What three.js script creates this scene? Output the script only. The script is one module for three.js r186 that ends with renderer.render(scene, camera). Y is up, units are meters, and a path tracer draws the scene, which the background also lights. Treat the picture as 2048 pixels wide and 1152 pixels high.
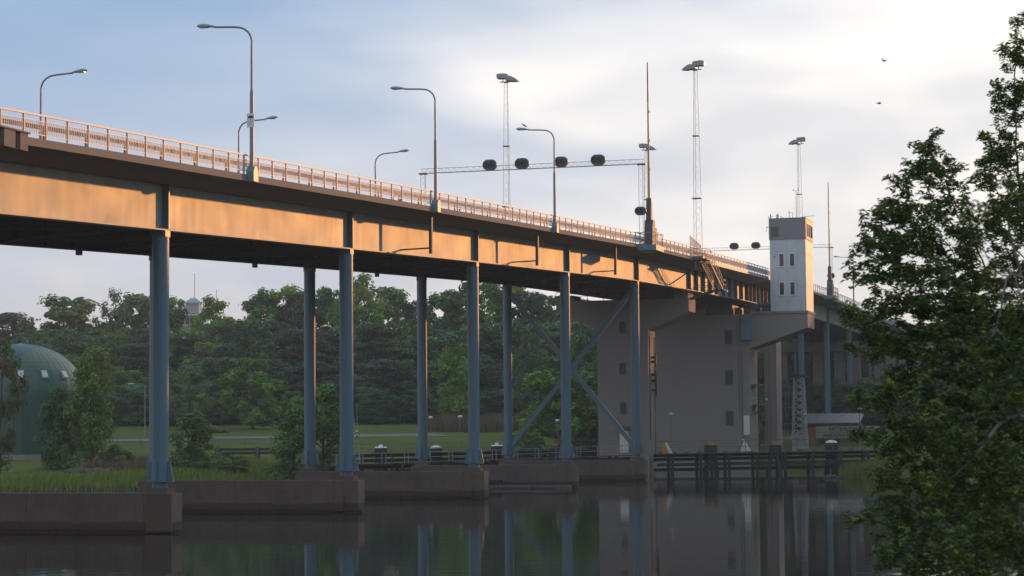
import * as THREE from 'three';
import { mergeGeometries, toCreasedNormals } from 'three/addons/utils/BufferGeometryUtils.js';
import { RoundedBoxGeometry } from 'three/addons/geometries/RoundedBoxGeometry.js';
import { ImprovedNoise } from 'three/addons/math/ImprovedNoise.js';
import { FontLoader } from 'three/addons/loaders/FontLoader.js';
import { TextGeometry } from 'three/addons/geometries/TextGeometry.js';

// ───────── camera: X runs along the bridge away from the viewer, Z to the viewer's side of it, water at y = 0
const scene = new THREE.Scene();
const camera = new THREE.PerspectiveCamera(15.277, 16 / 9, 0.5, 9000);
camera.position.set(-105.222, 5.344, 50.681);
{
  const r = new THREE.Vector3(0.28294271, -0.00852287, 0.95909894), u = new THREE.Vector3(-0.06067411, 0.99779869, 0.02676617);
  const m = new THREE.Matrix4().makeBasis(r, u, new THREE.Vector3().crossVectors(r, u));
  camera.quaternion.setFromRotationMatrix(m);
}
camera.updateMatrixWorld(true);
camera.focus = 150; camera.userData.fStop = 4;

const renderer = new THREE.WebGLRenderer({ antialias: true });
renderer.toneMapping = THREE.LinearToneMapping;
renderer.toneMappingExposure = 1.4;
renderer.shadowMap.enabled = true;
renderer.shadowMap.type = THREE.PCFSoftShadowMap;

// ───────── helpers: noise
const IN = new ImprovedNoise();
const n3 = (x, y, z) => IN.noise(x, y, z);
const fbm = (x, y, z, o = 4) => { let s = 0, a = 0.5; for (let i = 0; i < o; i++) { s += a * IN.noise(x, y, z); x = x * 2.03 + 7.1; y = y * 2.03 + 3.7; z = z * 2.03 + 1.3; a *= 0.5; } return s; };
const clamp = (v, a = 0, b = 1) => Math.min(b, Math.max(a, v));
const lerp = (a, b, t) => a + (b - a) * t;
const sstep = (a, b, v) => { const t = clamp((v - a) / (b - a)); return t * t * (3 - 2 * t); };
function rng(seed) { let s = seed >>> 0; return () => { s |= 0; s = s + 0x6D2B79F5 | 0; let t = Math.imul(s ^ s >>> 15, 1 | s); t = t + Math.imul(t ^ t >>> 7, 61 | t) ^ t; return ((t ^ t >>> 14) >>> 0) / 4294967296; }; }

// ───────── the sun, low and beyond the right edge of the picture
const SUN = new THREE.Vector3(); { const el = 9.5 * Math.PI / 180, az = 27 * Math.PI / 180; SUN.set(Math.cos(el) * Math.cos(az), Math.sin(el), Math.cos(el) * Math.sin(az)); }
const sun = new THREE.DirectionalLight(new THREE.Color().setRGB(1.0, 0.42, 0.125), 2.45);
sun.position.copy(SUN).multiplyScalar(600).add(new THREE.Vector3(90, 10, 0)); sun.target.position.set(90, 10, 0);
sun.castShadow = true; sun.shadow.mapSize.set(2048, 2048); sun.shadow.radius = 1.6;
Object.assign(sun.shadow.camera, { left: -220, right: 220, top: 120, bottom: -120, near: 10, far: 1400 });
scene.add(sun, sun.target);

// ───────── sky: pale blue evening air behind thin drawn-out cloud, brightest towards the sun
{
  const W = 2048, H = 1024, d = new Float32Array(W * H * 4);
  const sa = Math.atan2(SUN.z, SUN.x);
  for (let j = 0; j < H; j++) for (let i = 0; i < W; i++) {
    const u = (i + 0.5) / W, v = (j + 0.5) / H;
    const lat = (v - 0.5) * Math.PI, lon = (u - 0.5) * 2 * Math.PI;           // equirect: u = atan2(z,x)/2pi + 0.5
    const x = Math.cos(lat) * Math.cos(lon), z = Math.cos(lat) * Math.sin(lon), y = Math.sin(lat);
    const up = Math.max(y, 0), cs = x * SUN.x + y * SUN.y + z * SUN.z, ang = Math.acos(clamp(cs, -1, 1)) * 57.2958;
    let da = (lon - sa) * 57.2958; da = ((da + 540) % 360) - 180; const ada = Math.abs(da);
    // clear air
    const hz = Math.exp(-up * 6.5);
    let r = lerp(0.05, 0.56, hz), g = lerp(0.215, 0.62, hz), b = lerp(0.46, 0.66, hz);
    const hw = Math.exp(-up * 20); r += 0.07 * hw; g -= 0.03 * hw; b -= 0.06 * hw;   // faint pink at the skyline
    // thin cloud sheet, drawn out by the wind
    const t = 1 / (up + 0.16), cx = x * t, cz = z * t, wx = cx * 0.8 + cz * 0.45, wz = cz * 0.8 - cx * 0.45, wp = fbm(wx * 0.9, wz * 0.9, 11.3, 3);
    const c = fbm(wx * 0.7 + wp * 0.7 + 3.1, wz * 1.3 + wp * 0.5 + 9.2, 0.5, 5) * 1.25 + fbm(lon * 5 + wp, lat * 22 + wp * 0.6, 2.0, 4) * 0.55;
    const bias = lerp(0.95, -0.42, sstep(22, 57, ada)) + 0.6 * Math.exp(-up * 13) + 0.60 * sstep(72, 120, ada) + 0.35 * sstep(0.26, 0.6, up);
    const cov = sstep(-0.48, 0.85, c + bias);
    const lit = clamp(0.60 + fbm(lon * 6.5 + lat * 9 + wp * 1.3 + 5, lat * 24 - lon * 2.2 + wp * 1.3, 7.7, 5) * 2.0 + fbm(lon * 17 + wp * 2, lat * 58 - lon * 5 + wp * 2, 3.1, 4) * 0.8);
    const glow = Math.exp(-ang / 15), wide = Math.exp(-ang / 48);
    const cr = lerp(0.575, 0.685, lit) + 0.30 * wide * lit, cg = lerp(0.605, 0.685, lit) + 0.255 * wide * lit, cb = lerp(0.645, 0.69, lit) + 0.19 * wide * lit;
    const far = lerp(1, 0.92, sstep(70, 130, ada));   // cloud turned away from the sun is duller
    r = lerp(r, cr * far, cov * 0.92); g = lerp(g, cg * far, cov * 0.92); b = lerp(b, cb * far, cov * 0.92);
    const warm = Math.exp(-up * 15); r += 0.045 * warm; g += 0.005 * warm; b -= 0.055 * warm;   // evening tint low in the sky
    r += 0.8 * glow; g += 0.57 * glow; b += 0.36 * glow;
    if (y < 0) { const k = sstep(0, -0.12, y); r = lerp(r, 0.05, k); g = lerp(g, 0.06, k); b = lerp(b, 0.06, k); }
    const o = (j * W + i) * 4; d[o] = r; d[o + 1] = g; d[o + 2] = b; d[o + 3] = 1;
  }
  const t = new THREE.DataTexture(d, W, H, THREE.RGBAFormat, THREE.FloatType);
  t.mapping = THREE.EquirectangularReflectionMapping; t.colorSpace = THREE.LinearSRGBColorSpace;
  t.minFilter = t.magFilter = THREE.LinearFilter; t.wrapS = THREE.RepeatWrapping; t.needsUpdate = true;
  scene.background = t; scene.environment = t;
}

// ───────── helpers: naming and tagging
const used = {};
function numbered(name) { const k = used[name] = (used[name] ?? -1) + 1; return k ? `${name}_${String(k).padStart(3, '0')}` : name; }
const shade = (o) => { o.traverse((c) => { if (c.isMesh) { c.castShadow = true; c.receiveShadow = true; } }); return o; };
function tag(o, label, category, group) { o.userData.label = label; o.userData.category = category; if (group) o.userData.group = group; return o; }
function thing(name, label, category, pos = [0, 0, 0], turn = 0, group) {
  const o = new THREE.Group(); o.name = numbered(name); o.position.set(...pos); o.rotation.y = turn; scene.add(o); return tag(o, label, category, group);
}
function struct(name, geo, mat) { const o = new THREE.Mesh(geo, mat); o.name = numbered(name); o.userData.kind = 'structure'; o.castShadow = o.receiveShadow = true; scene.add(o); return o; }
function part(parent, name, geos, mat, stuff) {
  const o = new THREE.Mesh(Array.isArray(geos) ? join(geos) : geos, mat); o.castShadow = o.receiveShadow = true;
  const n = (parent.userData._n ??= {}), k = n[name] = (n[name] ?? -1) + 1; o.name = k ? `${name}_${String(k).padStart(3, '0')}` : name;
  if (stuff) o.userData.kind = 'stuff';
  parent.add(o); return o;
}
function single(name, label, category, geos, mat, pos = [0, 0, 0], turn = 0, group) {
  const o = new THREE.Mesh(Array.isArray(geos) ? join(geos) : geos, mat); o.name = numbered(name); o.position.set(...pos); o.rotation.y = turn;
  o.castShadow = o.receiveShadow = true; scene.add(o); return tag(o, label, category, group);
}
// ───────── helpers: geometry
function norm(g) { g = g.index ? g.toNonIndexed() : g; if (!g.attributes.normal) g.computeVertexNormals(); for (const k of Object.keys(g.attributes)) if (!['position', 'normal', 'uv'].includes(k)) g.deleteAttribute(k); return boxUV(g); }
function boxUV(g) {   // uv in metres, by the way each face points
  const p = g.attributes.position, n = g.attributes.normal, uv = new Float32Array(p.count * 2);
  for (let i = 0; i < p.count; i++) {
    const ax = Math.abs(n.getX(i)), ay = Math.abs(n.getY(i)), az = Math.abs(n.getZ(i)), x = p.getX(i), y = p.getY(i), z = p.getZ(i);
    if (ay > ax && ay > az) { uv[2 * i] = x; uv[2 * i + 1] = z; } else if (ax > az) { uv[2 * i] = z; uv[2 * i + 1] = y; } else { uv[2 * i] = x; uv[2 * i + 1] = y; }
  }
  g.setAttribute('uv', new THREE.BufferAttribute(uv, 2)); return g;
}
const join = (list) => list.length === 1 ? norm(list[0]) : mergeGeometries(list.map(norm));
function box(x0, x1, y0, y1, z0, z1) { const g = new THREE.BoxGeometry(Math.abs(x1 - x0), Math.abs(y1 - y0), Math.abs(z1 - z0)); g.translate((x0 + x1) / 2, (y0 + y1) / 2, (z0 + z1) / 2); return g; }
function rbox(x0, x1, y0, y1, z0, z1, r = 0.03) { const g = new RoundedBoxGeometry(Math.abs(x1 - x0), Math.abs(y1 - y0), Math.abs(z1 - z0), 2, r); g.translate((x0 + x1) / 2, (y0 + y1) / 2, (z0 + z1) / 2); return g; }
const V = (a) => new THREE.Vector3(...a);
function rod(a, b, r, r2 = r, seg = 8) {   // a bar from a to b
  a = V(a); b = V(b); const d = b.clone().sub(a), g = new THREE.CylinderGeometry(r2, r, d.length(), seg);
  g.applyQuaternion(new THREE.Quaternion().setFromUnitVectors(new THREE.Vector3(0, 1, 0), d.clone().normalize())); g.translate((a.x + b.x) / 2, (a.y + b.y) / 2, (a.z + b.z) / 2); return g;
}
function beam(a, b, w, h) {   // a square bar from a to b; h is its height, w its width
  a = V(a); b = V(b); const d = b.clone().sub(a), L = d.length(), g = new THREE.BoxGeometry(w, h, L);
  const f = d.normalize(); let up = new THREE.Vector3(0, 1, 0); if (Math.abs(f.y) > 0.98) up = new THREE.Vector3(1, 0, 0);
  const r = new THREE.Vector3().crossVectors(up, f).normalize(); const u = new THREE.Vector3().crossVectors(f, r);
  g.applyMatrix4(new THREE.Matrix4().makeBasis(r, u, f)); g.translate((a.x + b.x) / 2, (a.y + b.y) / 2, (a.z + b.z) / 2); return g;
}
function tube(pts, r, seg = 24, rs = 8) { return new THREE.TubeGeometry(new THREE.CatmullRomCurve3(pts.map(V), false, 'catmullrom', 0.5), seg, r, rs, false); }
function quads(list) {   // list of [a,b,c,d] corners
  const p = []; for (const [a, b, c, d] of list) p.push(...a, ...b, ...c, ...a, ...c, ...d);
  const g = new THREE.BufferGeometry(); g.setAttribute('position', new THREE.Float32BufferAttribute(p, 3)); g.computeVertexNormals(); return g;
}
function prism(poly, axis, t0, t1) {   // a closed outline pushed along an axis: poly of [u,v]; axis 'x': (z,y), axis 'z': (x,y), axis 'y': (x,z)
  const at = (u, v, t) => axis === 'x' ? [t, v, u] : axis === 'z' ? [u, v, t] : [u, t, v];
  const L = []; const n = poly.length;
  for (let i = 0; i < n; i++) { const a = poly[i], b = poly[(i + 1) % n]; L.push([at(...a, t0), at(...b, t0), at(...b, t1), at(...a, t1)]); }
  const side = quads(L); const tri = THREE.ShapeUtils.triangulateShape(poly.map((q) => new THREE.Vector2(...q)), []); const p = [];
  for (const t of [t0, t1]) for (const [a, b, c] of tri) p.push(...at(...poly[a], t), ...at(...poly[b], t), ...at(...poly[c], t));
  const cap = new THREE.BufferGeometry(); cap.setAttribute('position', new THREE.Float32BufferAttribute(p, 3)); cap.computeVertexNormals();
  // point every face away from the middle
  const g = mergeGeometries([side, cap]); g.computeBoundingBox(); const c = g.boundingBox.getCenter(new THREE.Vector3());
  return outward(g, c);
}
function outward(g, c) {
  const p = g.attributes.position; const a = new THREE.Vector3(), b = new THREE.Vector3(), d = new THREE.Vector3(), n = new THREE.Vector3();
  for (let i = 0; i < p.count; i += 3) {
    a.fromBufferAttribute(p, i); b.fromBufferAttribute(p, i + 1); d.fromBufferAttribute(p, i + 2);
    n.crossVectors(b.clone().sub(a), d.clone().sub(a)); const m = a.clone().add(b).add(d).divideScalar(3).sub(c);
    if (n.dot(m) < 0) { p.setXYZ(i + 1, d.x, d.y, d.z); p.setXYZ(i + 2, b.x, b.y, b.z); }
  }
  g.computeVertexNormals(); return g;
}
// the bridge's long profile: height of the girders' underside at X
const PK = [[-70, 13.0], [-18, 15.42], [0, 16.19], [27, 17.33], [54.5, 18.47], [83, 19.58], [108, 20.5], [131, 21.08], [162, 21.75], [178, 22.05], [219, 22.55], [258, 22.65], [320, 22.3], [420, 21]];
function P(x) {
  let i = 0; while (i < PK.length - 2 && x > PK[i + 1][0]) i++;
  const [x0, y0] = PK[i], [x1, y1] = PK[i + 1], s = (y1 - y0) / (x1 - x0);
  const m0 = i > 0 ? (y1 - PK[i - 1][1]) / (x1 - PK[i - 1][0]) : s, m1 = i < PK.length - 2 ? (PK[i + 2][1] - y0) / (PK[i + 2][0] - x0) : s;
  const h = x1 - x0, t = (x - x0) / h; return (2 * t ** 3 - 3 * t * t + 1) * y0 + (t ** 3 - 2 * t * t + t) * h * m0 + (-2 * t ** 3 + 3 * t * t) * y1 + (t ** 3 - t * t) * h * m1;
}
function sweep(sec, x0, x1, step = 4) {   // an outline of [z, height above P] carried along the bridge
  const n = Math.max(1, Math.ceil((x1 - x0) / step)), L = [];
  for (let k = 0; k < n; k++) {
    const a = lerp(x0, x1, k / n), b = lerp(x0, x1, (k + 1) / n), pa = P(a), pb = P(b);
    for (let i = 0; i < sec.length; i++) { const [z0, y0] = sec[i], [z1, y1] = sec[(i + 1) % sec.length]; L.push([[a, pa + y0, z0], [a, pa + y1, z1], [b, pb + y1, z1], [b, pb + y0, z0]]); }
  }
  for (const x of [x0, x1]) { const tri = THREE.ShapeUtils.triangulateShape(sec.map((q) => new THREE.Vector2(...q)), []); for (const [a, b, c] of tri) L.push([[x, P(x) + sec[a][1], sec[a][0]], [x, P(x) + sec[b][1], sec[b][0]], [x, P(x) + sec[c][1], sec[c][0]], [x, P(x) + sec[c][1], sec[c][0]]]); }
  return quads(L);
}
const bar = (z0, z1, y0, y1, x0, x1, step) => sweep([[z0, y0], [z0, y1], [z1, y1], [z1, y0]], x0, x1, step);   // normals: seen from outside

// ───────── helpers: textures (colour, grain and fine relief only)
function tex(w, h, f, srgb, rx, ry) {
  const d = new Uint8Array(w * h * 4);
  for (let j = 0; j < h; j++) for (let i = 0; i < w; i++) { const c = f(i / w, j / h, i, j); const o = (j * w + i) * 4; for (let k = 0; k < 3; k++) d[o + k] = clamp(Array.isArray(c) ? c[k] : c, 0, 1) * 255; d[o + 3] = 255; }
  const t = new THREE.DataTexture(d, w, h); t.wrapS = t.wrapT = THREE.RepeatWrapping; t.magFilter = THREE.LinearFilter; t.minFilter = THREE.LinearMipmapLinearFilter; t.generateMipmaps = true;
  if (srgb) t.colorSpace = THREE.SRGBColorSpace; t.repeat.set(1 / rx, 1 / ry); t.needsUpdate = true; return t;
}
// tiling noise: blends a patch with its shifted copy so the edges meet
function tile(u, v, f) { const a = f(u, v), b = f(u - 1, v), c = f(u, v - 1), d = f(u - 1, v - 1); return lerp(lerp(a, b, u), lerp(c, d, u), v); }
const lin2s = (c) => c <= 0.0031308 ? c * 12.92 : 1.055 * c ** (1 / 2.4) - 0.055;
const mulS = (rgb, k) => rgb.map((c) => lin2s(clamp(c * k)));
function paintTex(rgb, amt, rx, ry, seed, rust = 0) {
  return tex(256, 128, (u, v) => {
    const streak = tile(u, v, (a, b) => fbm(a * 26, b * 1.5, seed, 4)), blot = tile(u, v, (a, b) => fbm(a * 7, b * 6, seed + 5, 4));
    const k = 1 + amt * (streak * 0.8 + blot * 1.1); const rr = rust * sstep(0.34, 0.5, blot + 0.35 * streak);
    return [lin2s(clamp(lerp(rgb[0] * k, 0.16, rr))), lin2s(clamp(lerp(rgb[1] * k, 0.075, rr))), lin2s(clamp(lerp(rgb[2] * k, 0.04, rr)))];
  }, true, rx, ry);
}
function concreteTex(rgb, rx, ry, seed, board = 0, tide = 0, amp = 1) {
  return tex(256, 256, (u, v) => {
    const a = tile(u, v, (x, y) => fbm(x * 5, y * 5, seed, 5)), s = tile(u, v, (x, y) => fbm(x * 34, y * 2.2, seed + 3, 4)), f = tile(u, v, (x, y) => n3(x * 120, y * 120, seed + 9));
    const st = sstep(0.12, 0.42, s + a * 0.5);
    let k = 1 + amp * (0.45 * a + 0.25 * s + 0.10 * f - 0.34 * st) + 0.1 * (amp - 1); if (board) { k *= 1 + 0.10 * n3(Math.floor(v * board) * 3.7, seed, 0.3) + 0.03 * n3(u * 3, Math.floor(v * board) * 1.7, seed); const jx = Math.abs(((v * board) % 1) - 0.5); k *= jx > 0.47 ? 0.9 : 1; }
    if (tide) { const y = v * ry, e = 0.62 + 0.28 * a + 0.22 * s; if (y < e) { const q = sstep(e, e - 0.12, y); return [lin2s(clamp(lerp(rgb[0] * k, 0.062 * k, q))), lin2s(clamp(lerp(rgb[1] * k, 0.048 * k, q))), lin2s(clamp(lerp(rgb[2] * k, 0.034 * k, q)))]; } }
    return [lin2s(clamp(rgb[0] * k)), lin2s(clamp(rgb[1] * k * (1 - 0.02 * st))), lin2s(clamp(rgb[2] * k * (1 - 0.05 * st)))];
  }, true, rx, ry);
}
const grainTex = tex(256, 256, (u, v) => 0.5 + 0.5 * tile(u, v, (x, y) => fbm(x * 30, y * 30, 3.3, 4)), false, 1, 1);
const M = {};
const std = (o) => { const m = new THREE.MeshStandardMaterial(o); return m; };
M.paint = std({ map: paintTex([0.13, 0.215, 0.28], 0.16, 14, 4, 1.1), roughness: 0.44, metalness: 0 });
const sheenTex = tex(256, 128, (u, v) => { const s = tile(u, v, (x, y) => fbm(x * 30, y * 1.3, 21.3, 4)), p = tile(u, v, (x, y) => fbm(x * 6, y * 3, 25.1, 4)); return clamp(0.76 + 0.13 * s + 0.15 * p); }, false, 26, 5.5);
const webTex = tex(512, 128, (u, v) => {
  const band = tile(u, v, (x, y) => fbm(x * 14, y * 0.35, 31.7, 3)), fine = tile(u, v, (x, y) => fbm(x * 60, y * 1.2, 35.2, 3)), blot = tile(u, v, (x, y) => fbm(x * 26, y * 3.2, 39.9, 4)), drip = tile(u, v, (x, y) => fbm(x * 90, y * 0.7, 43.1, 3));
  const k = 1 + 0.42 * band + 0.2 * fine + 0.2 * blot, low = sstep(0.20, 0.04, v + 0.10 * blot), rr = sstep(0.10, 0.30, blot + 0.25 * drip) * low * 0.75 + sstep(0.30, 0.42, drip) * 0.22;
  return [[0.29, 0.14], [0.31, 0.075], [0.30, 0.045]].map(([p, q]) => lin2s(clamp(lerp(p * k, q, clamp(rr)))));
}, true, 38, 2.62);
M.web = std({ map: webTex, roughnessMap: sheenTex, roughness: 0.70 });
M.girder = std({ roughnessMap: sheenTex, map: paintTex([0.29, 0.31, 0.30], 0.55, 19, 5.5, 2.7, 0.7), roughness: 0.72 });
M.column = std({ map: paintTex([0.098, 0.186, 0.24], 0.38, 5, 7, 4.2, 0.35), roughness: 0.42 });
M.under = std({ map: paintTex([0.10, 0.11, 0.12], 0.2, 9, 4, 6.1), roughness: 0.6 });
M.deck = std({ map: concreteTex([0.19, 0.165, 0.15], 9, 6, 1.9), roughness: 0.88, bumpMap: grainTex, bumpScale: 0.004 });
M.fascia = std({ map: paintTex([0.42, 0.41, 0.38], 0.12, 14, 4, 8.8), roughness: 0.5 });
M.pier = std({ map: concreteTex([0.118, 0.096, 0.084], 7, 5, 5.3, 0, 1, 1.7), roughness: 0.9, bumpMap: grainTex, bumpScale: 0.006 });
M.tower = std({ map: concreteTex([0.215, 0.198, 0.188], 11, 13, 7.7, 26, 0, 2.1), roughness: 0.88, bumpMap: grainTex, bumpScale: 0.004 });
M.rail = std({ color: new THREE.Color().setRGB(0.42, 0.385, 0.375), roughness: 0.5, metalness: 0 });
M.guard = std({ color: new THREE.Color().setRGB(0.17, 0.14, 0.115), roughness: 0.6, metalness: 0.1 });
M.asphalt = std({ color: new THREE.Color().setRGB(0.05, 0.05, 0.052), roughness: 0.95 });
M.galv = std({ color: new THREE.Color().setRGB(0.22, 0.24, 0.26), roughness: 0.45, metalness: 0.4 });
M.galvDark = std({ color: new THREE.Color().setRGB(0.15, 0.165, 0.18), roughness: 0.5, metalness: 0.4 });
M.lampHead = std({ color: new THREE.Color().setRGB(0.26, 0.29, 0.31), roughness: 0.4, metalness: 0.3 });
M.lens = std({ color: new THREE.Color().setRGB(0.55, 0.56, 0.55), roughness: 0.15 });
M.black = std({ color: new THREE.Color().setRGB(0.025, 0.027, 0.03), roughness: 0.5 });
M.signal = std({ color: new THREE.Color().setRGB(0.05, 0.055, 0.062), roughness: 0.35 });
M.rimBlue = std({ color: new THREE.Color().setRGB(0.16, 0.19, 0.22), roughness: 0.35 });
M.white = std({ map: paintTex([0.50, 0.555, 0.60], 0.34, 9, 13, 3.9), roughness: 0.5 });
M.whitePlain = std({ color: new THREE.Color().setRGB(0.72, 0.73, 0.72), roughness: 0.5 });
M.greyClad = std({ map: paintTex([0.20, 0.215, 0.225], 0.08, 6, 6, 6.6), roughness: 0.5 });
M.glass = std({ color: new THREE.Color().setRGB(0.035, 0.045, 0.055), roughness: 0.06, metalness: 0 });
M.amber = std({ color: new THREE.Color().setRGB(0.46, 0.27, 0.05), roughness: 0.5 });
M.yellow = std({ color: new THREE.Color().setRGB(0.50, 0.28, 0.03), roughness: 0.5 });
M.red = std({ color: new THREE.Color().setRGB(0.42, 0.06, 0.04), roughness: 0.5 });
M.rust = std({ color: new THREE.Color().setRGB(0.28, 0.11, 0.06), roughness: 0.7 });
M.wood = std({ map: tex(256, 256, (u, v) => mulS([0.045, 0.042, 0.042], 1 + 0.9 * tile(u, v, (x, y) => fbm(x * 30, y * 3, 1.7, 4))), true, 3, 1.2), roughness: 0.9 });
M.woodPale = std({ map: tex(256, 256, (u, v) => mulS([0.11, 0.105, 0.10], 1 + 0.7 * tile(u, v, (x, y) => fbm(x * 30, y * 3, 4.4, 4))), true, 3, 1.2), roughness: 0.9 });
M.steelPale = std({ color: new THREE.Color().setRGB(0.40, 0.42, 0.42), roughness: 0.45, metalness: 0.3 });
M.bark = std({ map: tex(256, 256, (u, v) => mulS([0.085, 0.07, 0.056], 1 + 0.9 * tile(u, v, (x, y) => fbm(x * 22, y * 5, 2.2, 4))), true, 0.5, 0.8), roughness: 0.95 });
M.barkGrey = std({ color: new THREE.Color().setRGB(0.15, 0.135, 0.12), roughness: 0.9 });
M.pinkWall = std({ color: new THREE.Color().setRGB(0.44, 0.37, 0.38), roughness: 0.85 });
M.copper = std({ color: new THREE.Color().setRGB(0.24, 0.40, 0.40), roughness: 0.6 });
M.brick = std({ map: concreteTex([0.16, 0.085, 0.07], 4, 4, 3.8), roughness: 0.9 });
M.board = std({ color: new THREE.Color().setRGB(0.30, 0.31, 0.30), roughness: 0.7 });
M.roofRib = std({ color: new THREE.Color().setRGB(0.24, 0.26, 0.28), roughness: 0.5 });
M.cabinet = std({ color: new THREE.Color().setRGB(0.065, 0.07, 0.08), roughness: 0.6 });
M.rock = std({ map: concreteTex([0.075, 0.07, 0.066], 2, 2, 9.8), roughness: 0.95, bumpMap: grainTex, bumpScale: 0.01 });

// ───────── ground: one sheet from the water's bed to the hill and on to the horizon
const WATER = [[-400, 120], [-130, 44], [-76, 45.2], [-40, 47], [20, 45], [70, 39], [100, 30], [116, 22.5], [121, 19.5], [126, 21], [150, 24], [175, 16], [190, 4], [205, -3], [214, -12], [204, -22], [190, -32], [165, -44], [128, -43.6], [100, -42], [79, -40], [72, -46], [60, -62], [30, -90], [-60, -140], [-400, -260]];
function shoreD(x, z) {   // metres inland from the water's edge, negative on the water
  let d = 1e9, ins = false; const n = WATER.length;
  for (let i = 0, j = n - 1; i < n; j = i++) {
    const [ax, az] = WATER[j], [bx, bz] = WATER[i], ex = bx - ax, ez = bz - az; const t = clamp(((x - ax) * ex + (z - az) * ez) / (ex * ex + ez * ez));
    d = Math.min(d, Math.hypot(x - ax - ex * t, z - az - ez * t)); if ((az > z) !== (bz > z) && x < (bx - ax) * (z - az) / (bz - az) + ax) ins = !ins;
  }
  return ins ? -d : d;
}
const HD = [[-200, 1.3], [236, 1.35], [250, 2.1], [262, 2.55], [300, 3.8], [330, 4.8], [352, 5.8], [372, 6.8], [400, 9.5], [430, 13.5], [455, 17], [500, 18.5], [560, 19], [700, 22], [1500, 24], [9000, 10]];
function ground(x, z) {
  const d = shoreD(x, z), D = (x + 105.2) * 0.957 + (z - 50.7) * -0.282; let i = 0; while (i < HD.length - 2 && D > HD[i + 1][0]) i++;
  let h = lerp(HD[i][1], HD[i + 1][1], clamp((D - HD[i][0]) / (HD[i + 1][0] - HD[i][0])));
  { const k = sstep(-24, -13, z) * sstep(150, 180, x); if (k > 0) h = lerp(h, D < 300 ? 1.7 : D < 352 ? lerp(1.7, 3.2, (D - 300) / 52) : D < 440 ? lerp(3.2, 14, (D - 352) / 88) : h, k); }
  h += 83 * Math.exp(-(((x - 575) / 95) ** 2) - ((z - 132) / 72) ** 2);
  h += 2.9 * Math.exp(-((x + 97) ** 2 + (z - 57) ** 2) / 260);
  if (d < 0) return Math.max(-2.2, d * 0.35 - 0.05);
  return h * (1 - Math.exp(-d / 4.5)) + 0.18 * fbm(x * 0.09, z * 0.09, 1.5, 3) * Math.min(1, d / 4);
}
function axis(list) { const o = []; for (const [a, b, s] of list) for (let v = a; v < b - 1e-6; v += s) o.push(v); o.push(list[list.length - 1][1]); return o; }
{
  const xs = axis([[-4000, -1000, 600], [-1000, -400, 150], [-400, -120, 30], [-120, 40, 5], [40, 330, 2.4], [330, 520, 9], [520, 1200, 60], [1200, 5000, 600]]);
  const zs = axis([[-5000, -1200, 600], [-1200, -400, 100], [-400, -190, 12], [-190, 60, 2.4], [60, 140, 6], [140, 500, 60], [500, 4000, 500]]);
  const p = [], c = [], id = [], nz = zs.length;
  for (const x of xs) for (const z of zs) {
    const h = ground(x, z), d = shoreD(x, z); p.push(x, h, z);
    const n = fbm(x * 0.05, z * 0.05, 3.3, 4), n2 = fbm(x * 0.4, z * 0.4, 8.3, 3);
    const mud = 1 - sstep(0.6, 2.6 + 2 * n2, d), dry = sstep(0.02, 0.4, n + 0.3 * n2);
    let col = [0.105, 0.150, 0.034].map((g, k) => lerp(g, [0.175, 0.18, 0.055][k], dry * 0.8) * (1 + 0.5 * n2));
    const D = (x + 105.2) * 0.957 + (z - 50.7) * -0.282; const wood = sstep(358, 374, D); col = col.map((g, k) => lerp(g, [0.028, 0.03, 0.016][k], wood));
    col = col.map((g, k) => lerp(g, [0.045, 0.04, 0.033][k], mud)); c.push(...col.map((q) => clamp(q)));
  }
  for (let i = 0; i < xs.length - 1; i++) for (let j = 0; j < nz - 1; j++) { const a = i * nz + j, b = a + nz; id.push(a, a + 1, b, b, a + 1, b + 1); }
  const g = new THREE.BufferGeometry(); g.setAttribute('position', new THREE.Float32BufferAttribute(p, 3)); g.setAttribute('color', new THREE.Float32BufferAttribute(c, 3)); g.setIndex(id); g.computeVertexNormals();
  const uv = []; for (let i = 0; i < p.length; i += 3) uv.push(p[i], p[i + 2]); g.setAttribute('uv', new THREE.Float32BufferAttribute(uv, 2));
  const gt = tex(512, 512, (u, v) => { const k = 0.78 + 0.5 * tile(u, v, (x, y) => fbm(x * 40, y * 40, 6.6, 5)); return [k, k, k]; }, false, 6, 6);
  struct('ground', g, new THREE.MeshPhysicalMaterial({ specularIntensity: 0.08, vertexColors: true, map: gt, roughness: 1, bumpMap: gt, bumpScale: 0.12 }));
}
// gravel road along the foot of the wood, and a worn path beyond the canal
function strip(pts, w, lift) {
  const cv = new THREE.CatmullRomCurve3(pts.map(([x, z]) => new THREE.Vector3(x, 0, z))), N = 60, L = [];
  const at = (t, s) => { const q = cv.getPoint(t), d = cv.getTangent(t); const x = q.x - d.z * s, z = q.z + d.x * s; return [x, ground(x, z) + lift, z]; };
  const ks = [-w, -w / 2, 0, w / 2, w];
  for (let i = 0; i < N; i++) for (let k = 0; k < 4; k++) L.push([at(i / N, ks[k]), at((i + 1) / N, ks[k]), at((i + 1) / N, ks[k + 1]), at(i / N, ks[k + 1])]);
  return boxUV(quads(L));
}
M.gravel = std({ map: concreteTex([0.145, 0.125, 0.11], 5, 5, 11.1), roughness: 1 });
M.dirt = std({ map: concreteTex([0.15, 0.125, 0.10], 5, 5, 12.1), roughness: 1 });
struct('gravel_road', strip([[160, -150], [174, -108], [183, -88], [196, -66], [205, -52]], 5.5, 0.07), M.gravel);
struct('dirt_path', strip([[236, -22], [246, -6], [272, -4], [300, -12]], 2.0, 0.10), M.dirt);
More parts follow.
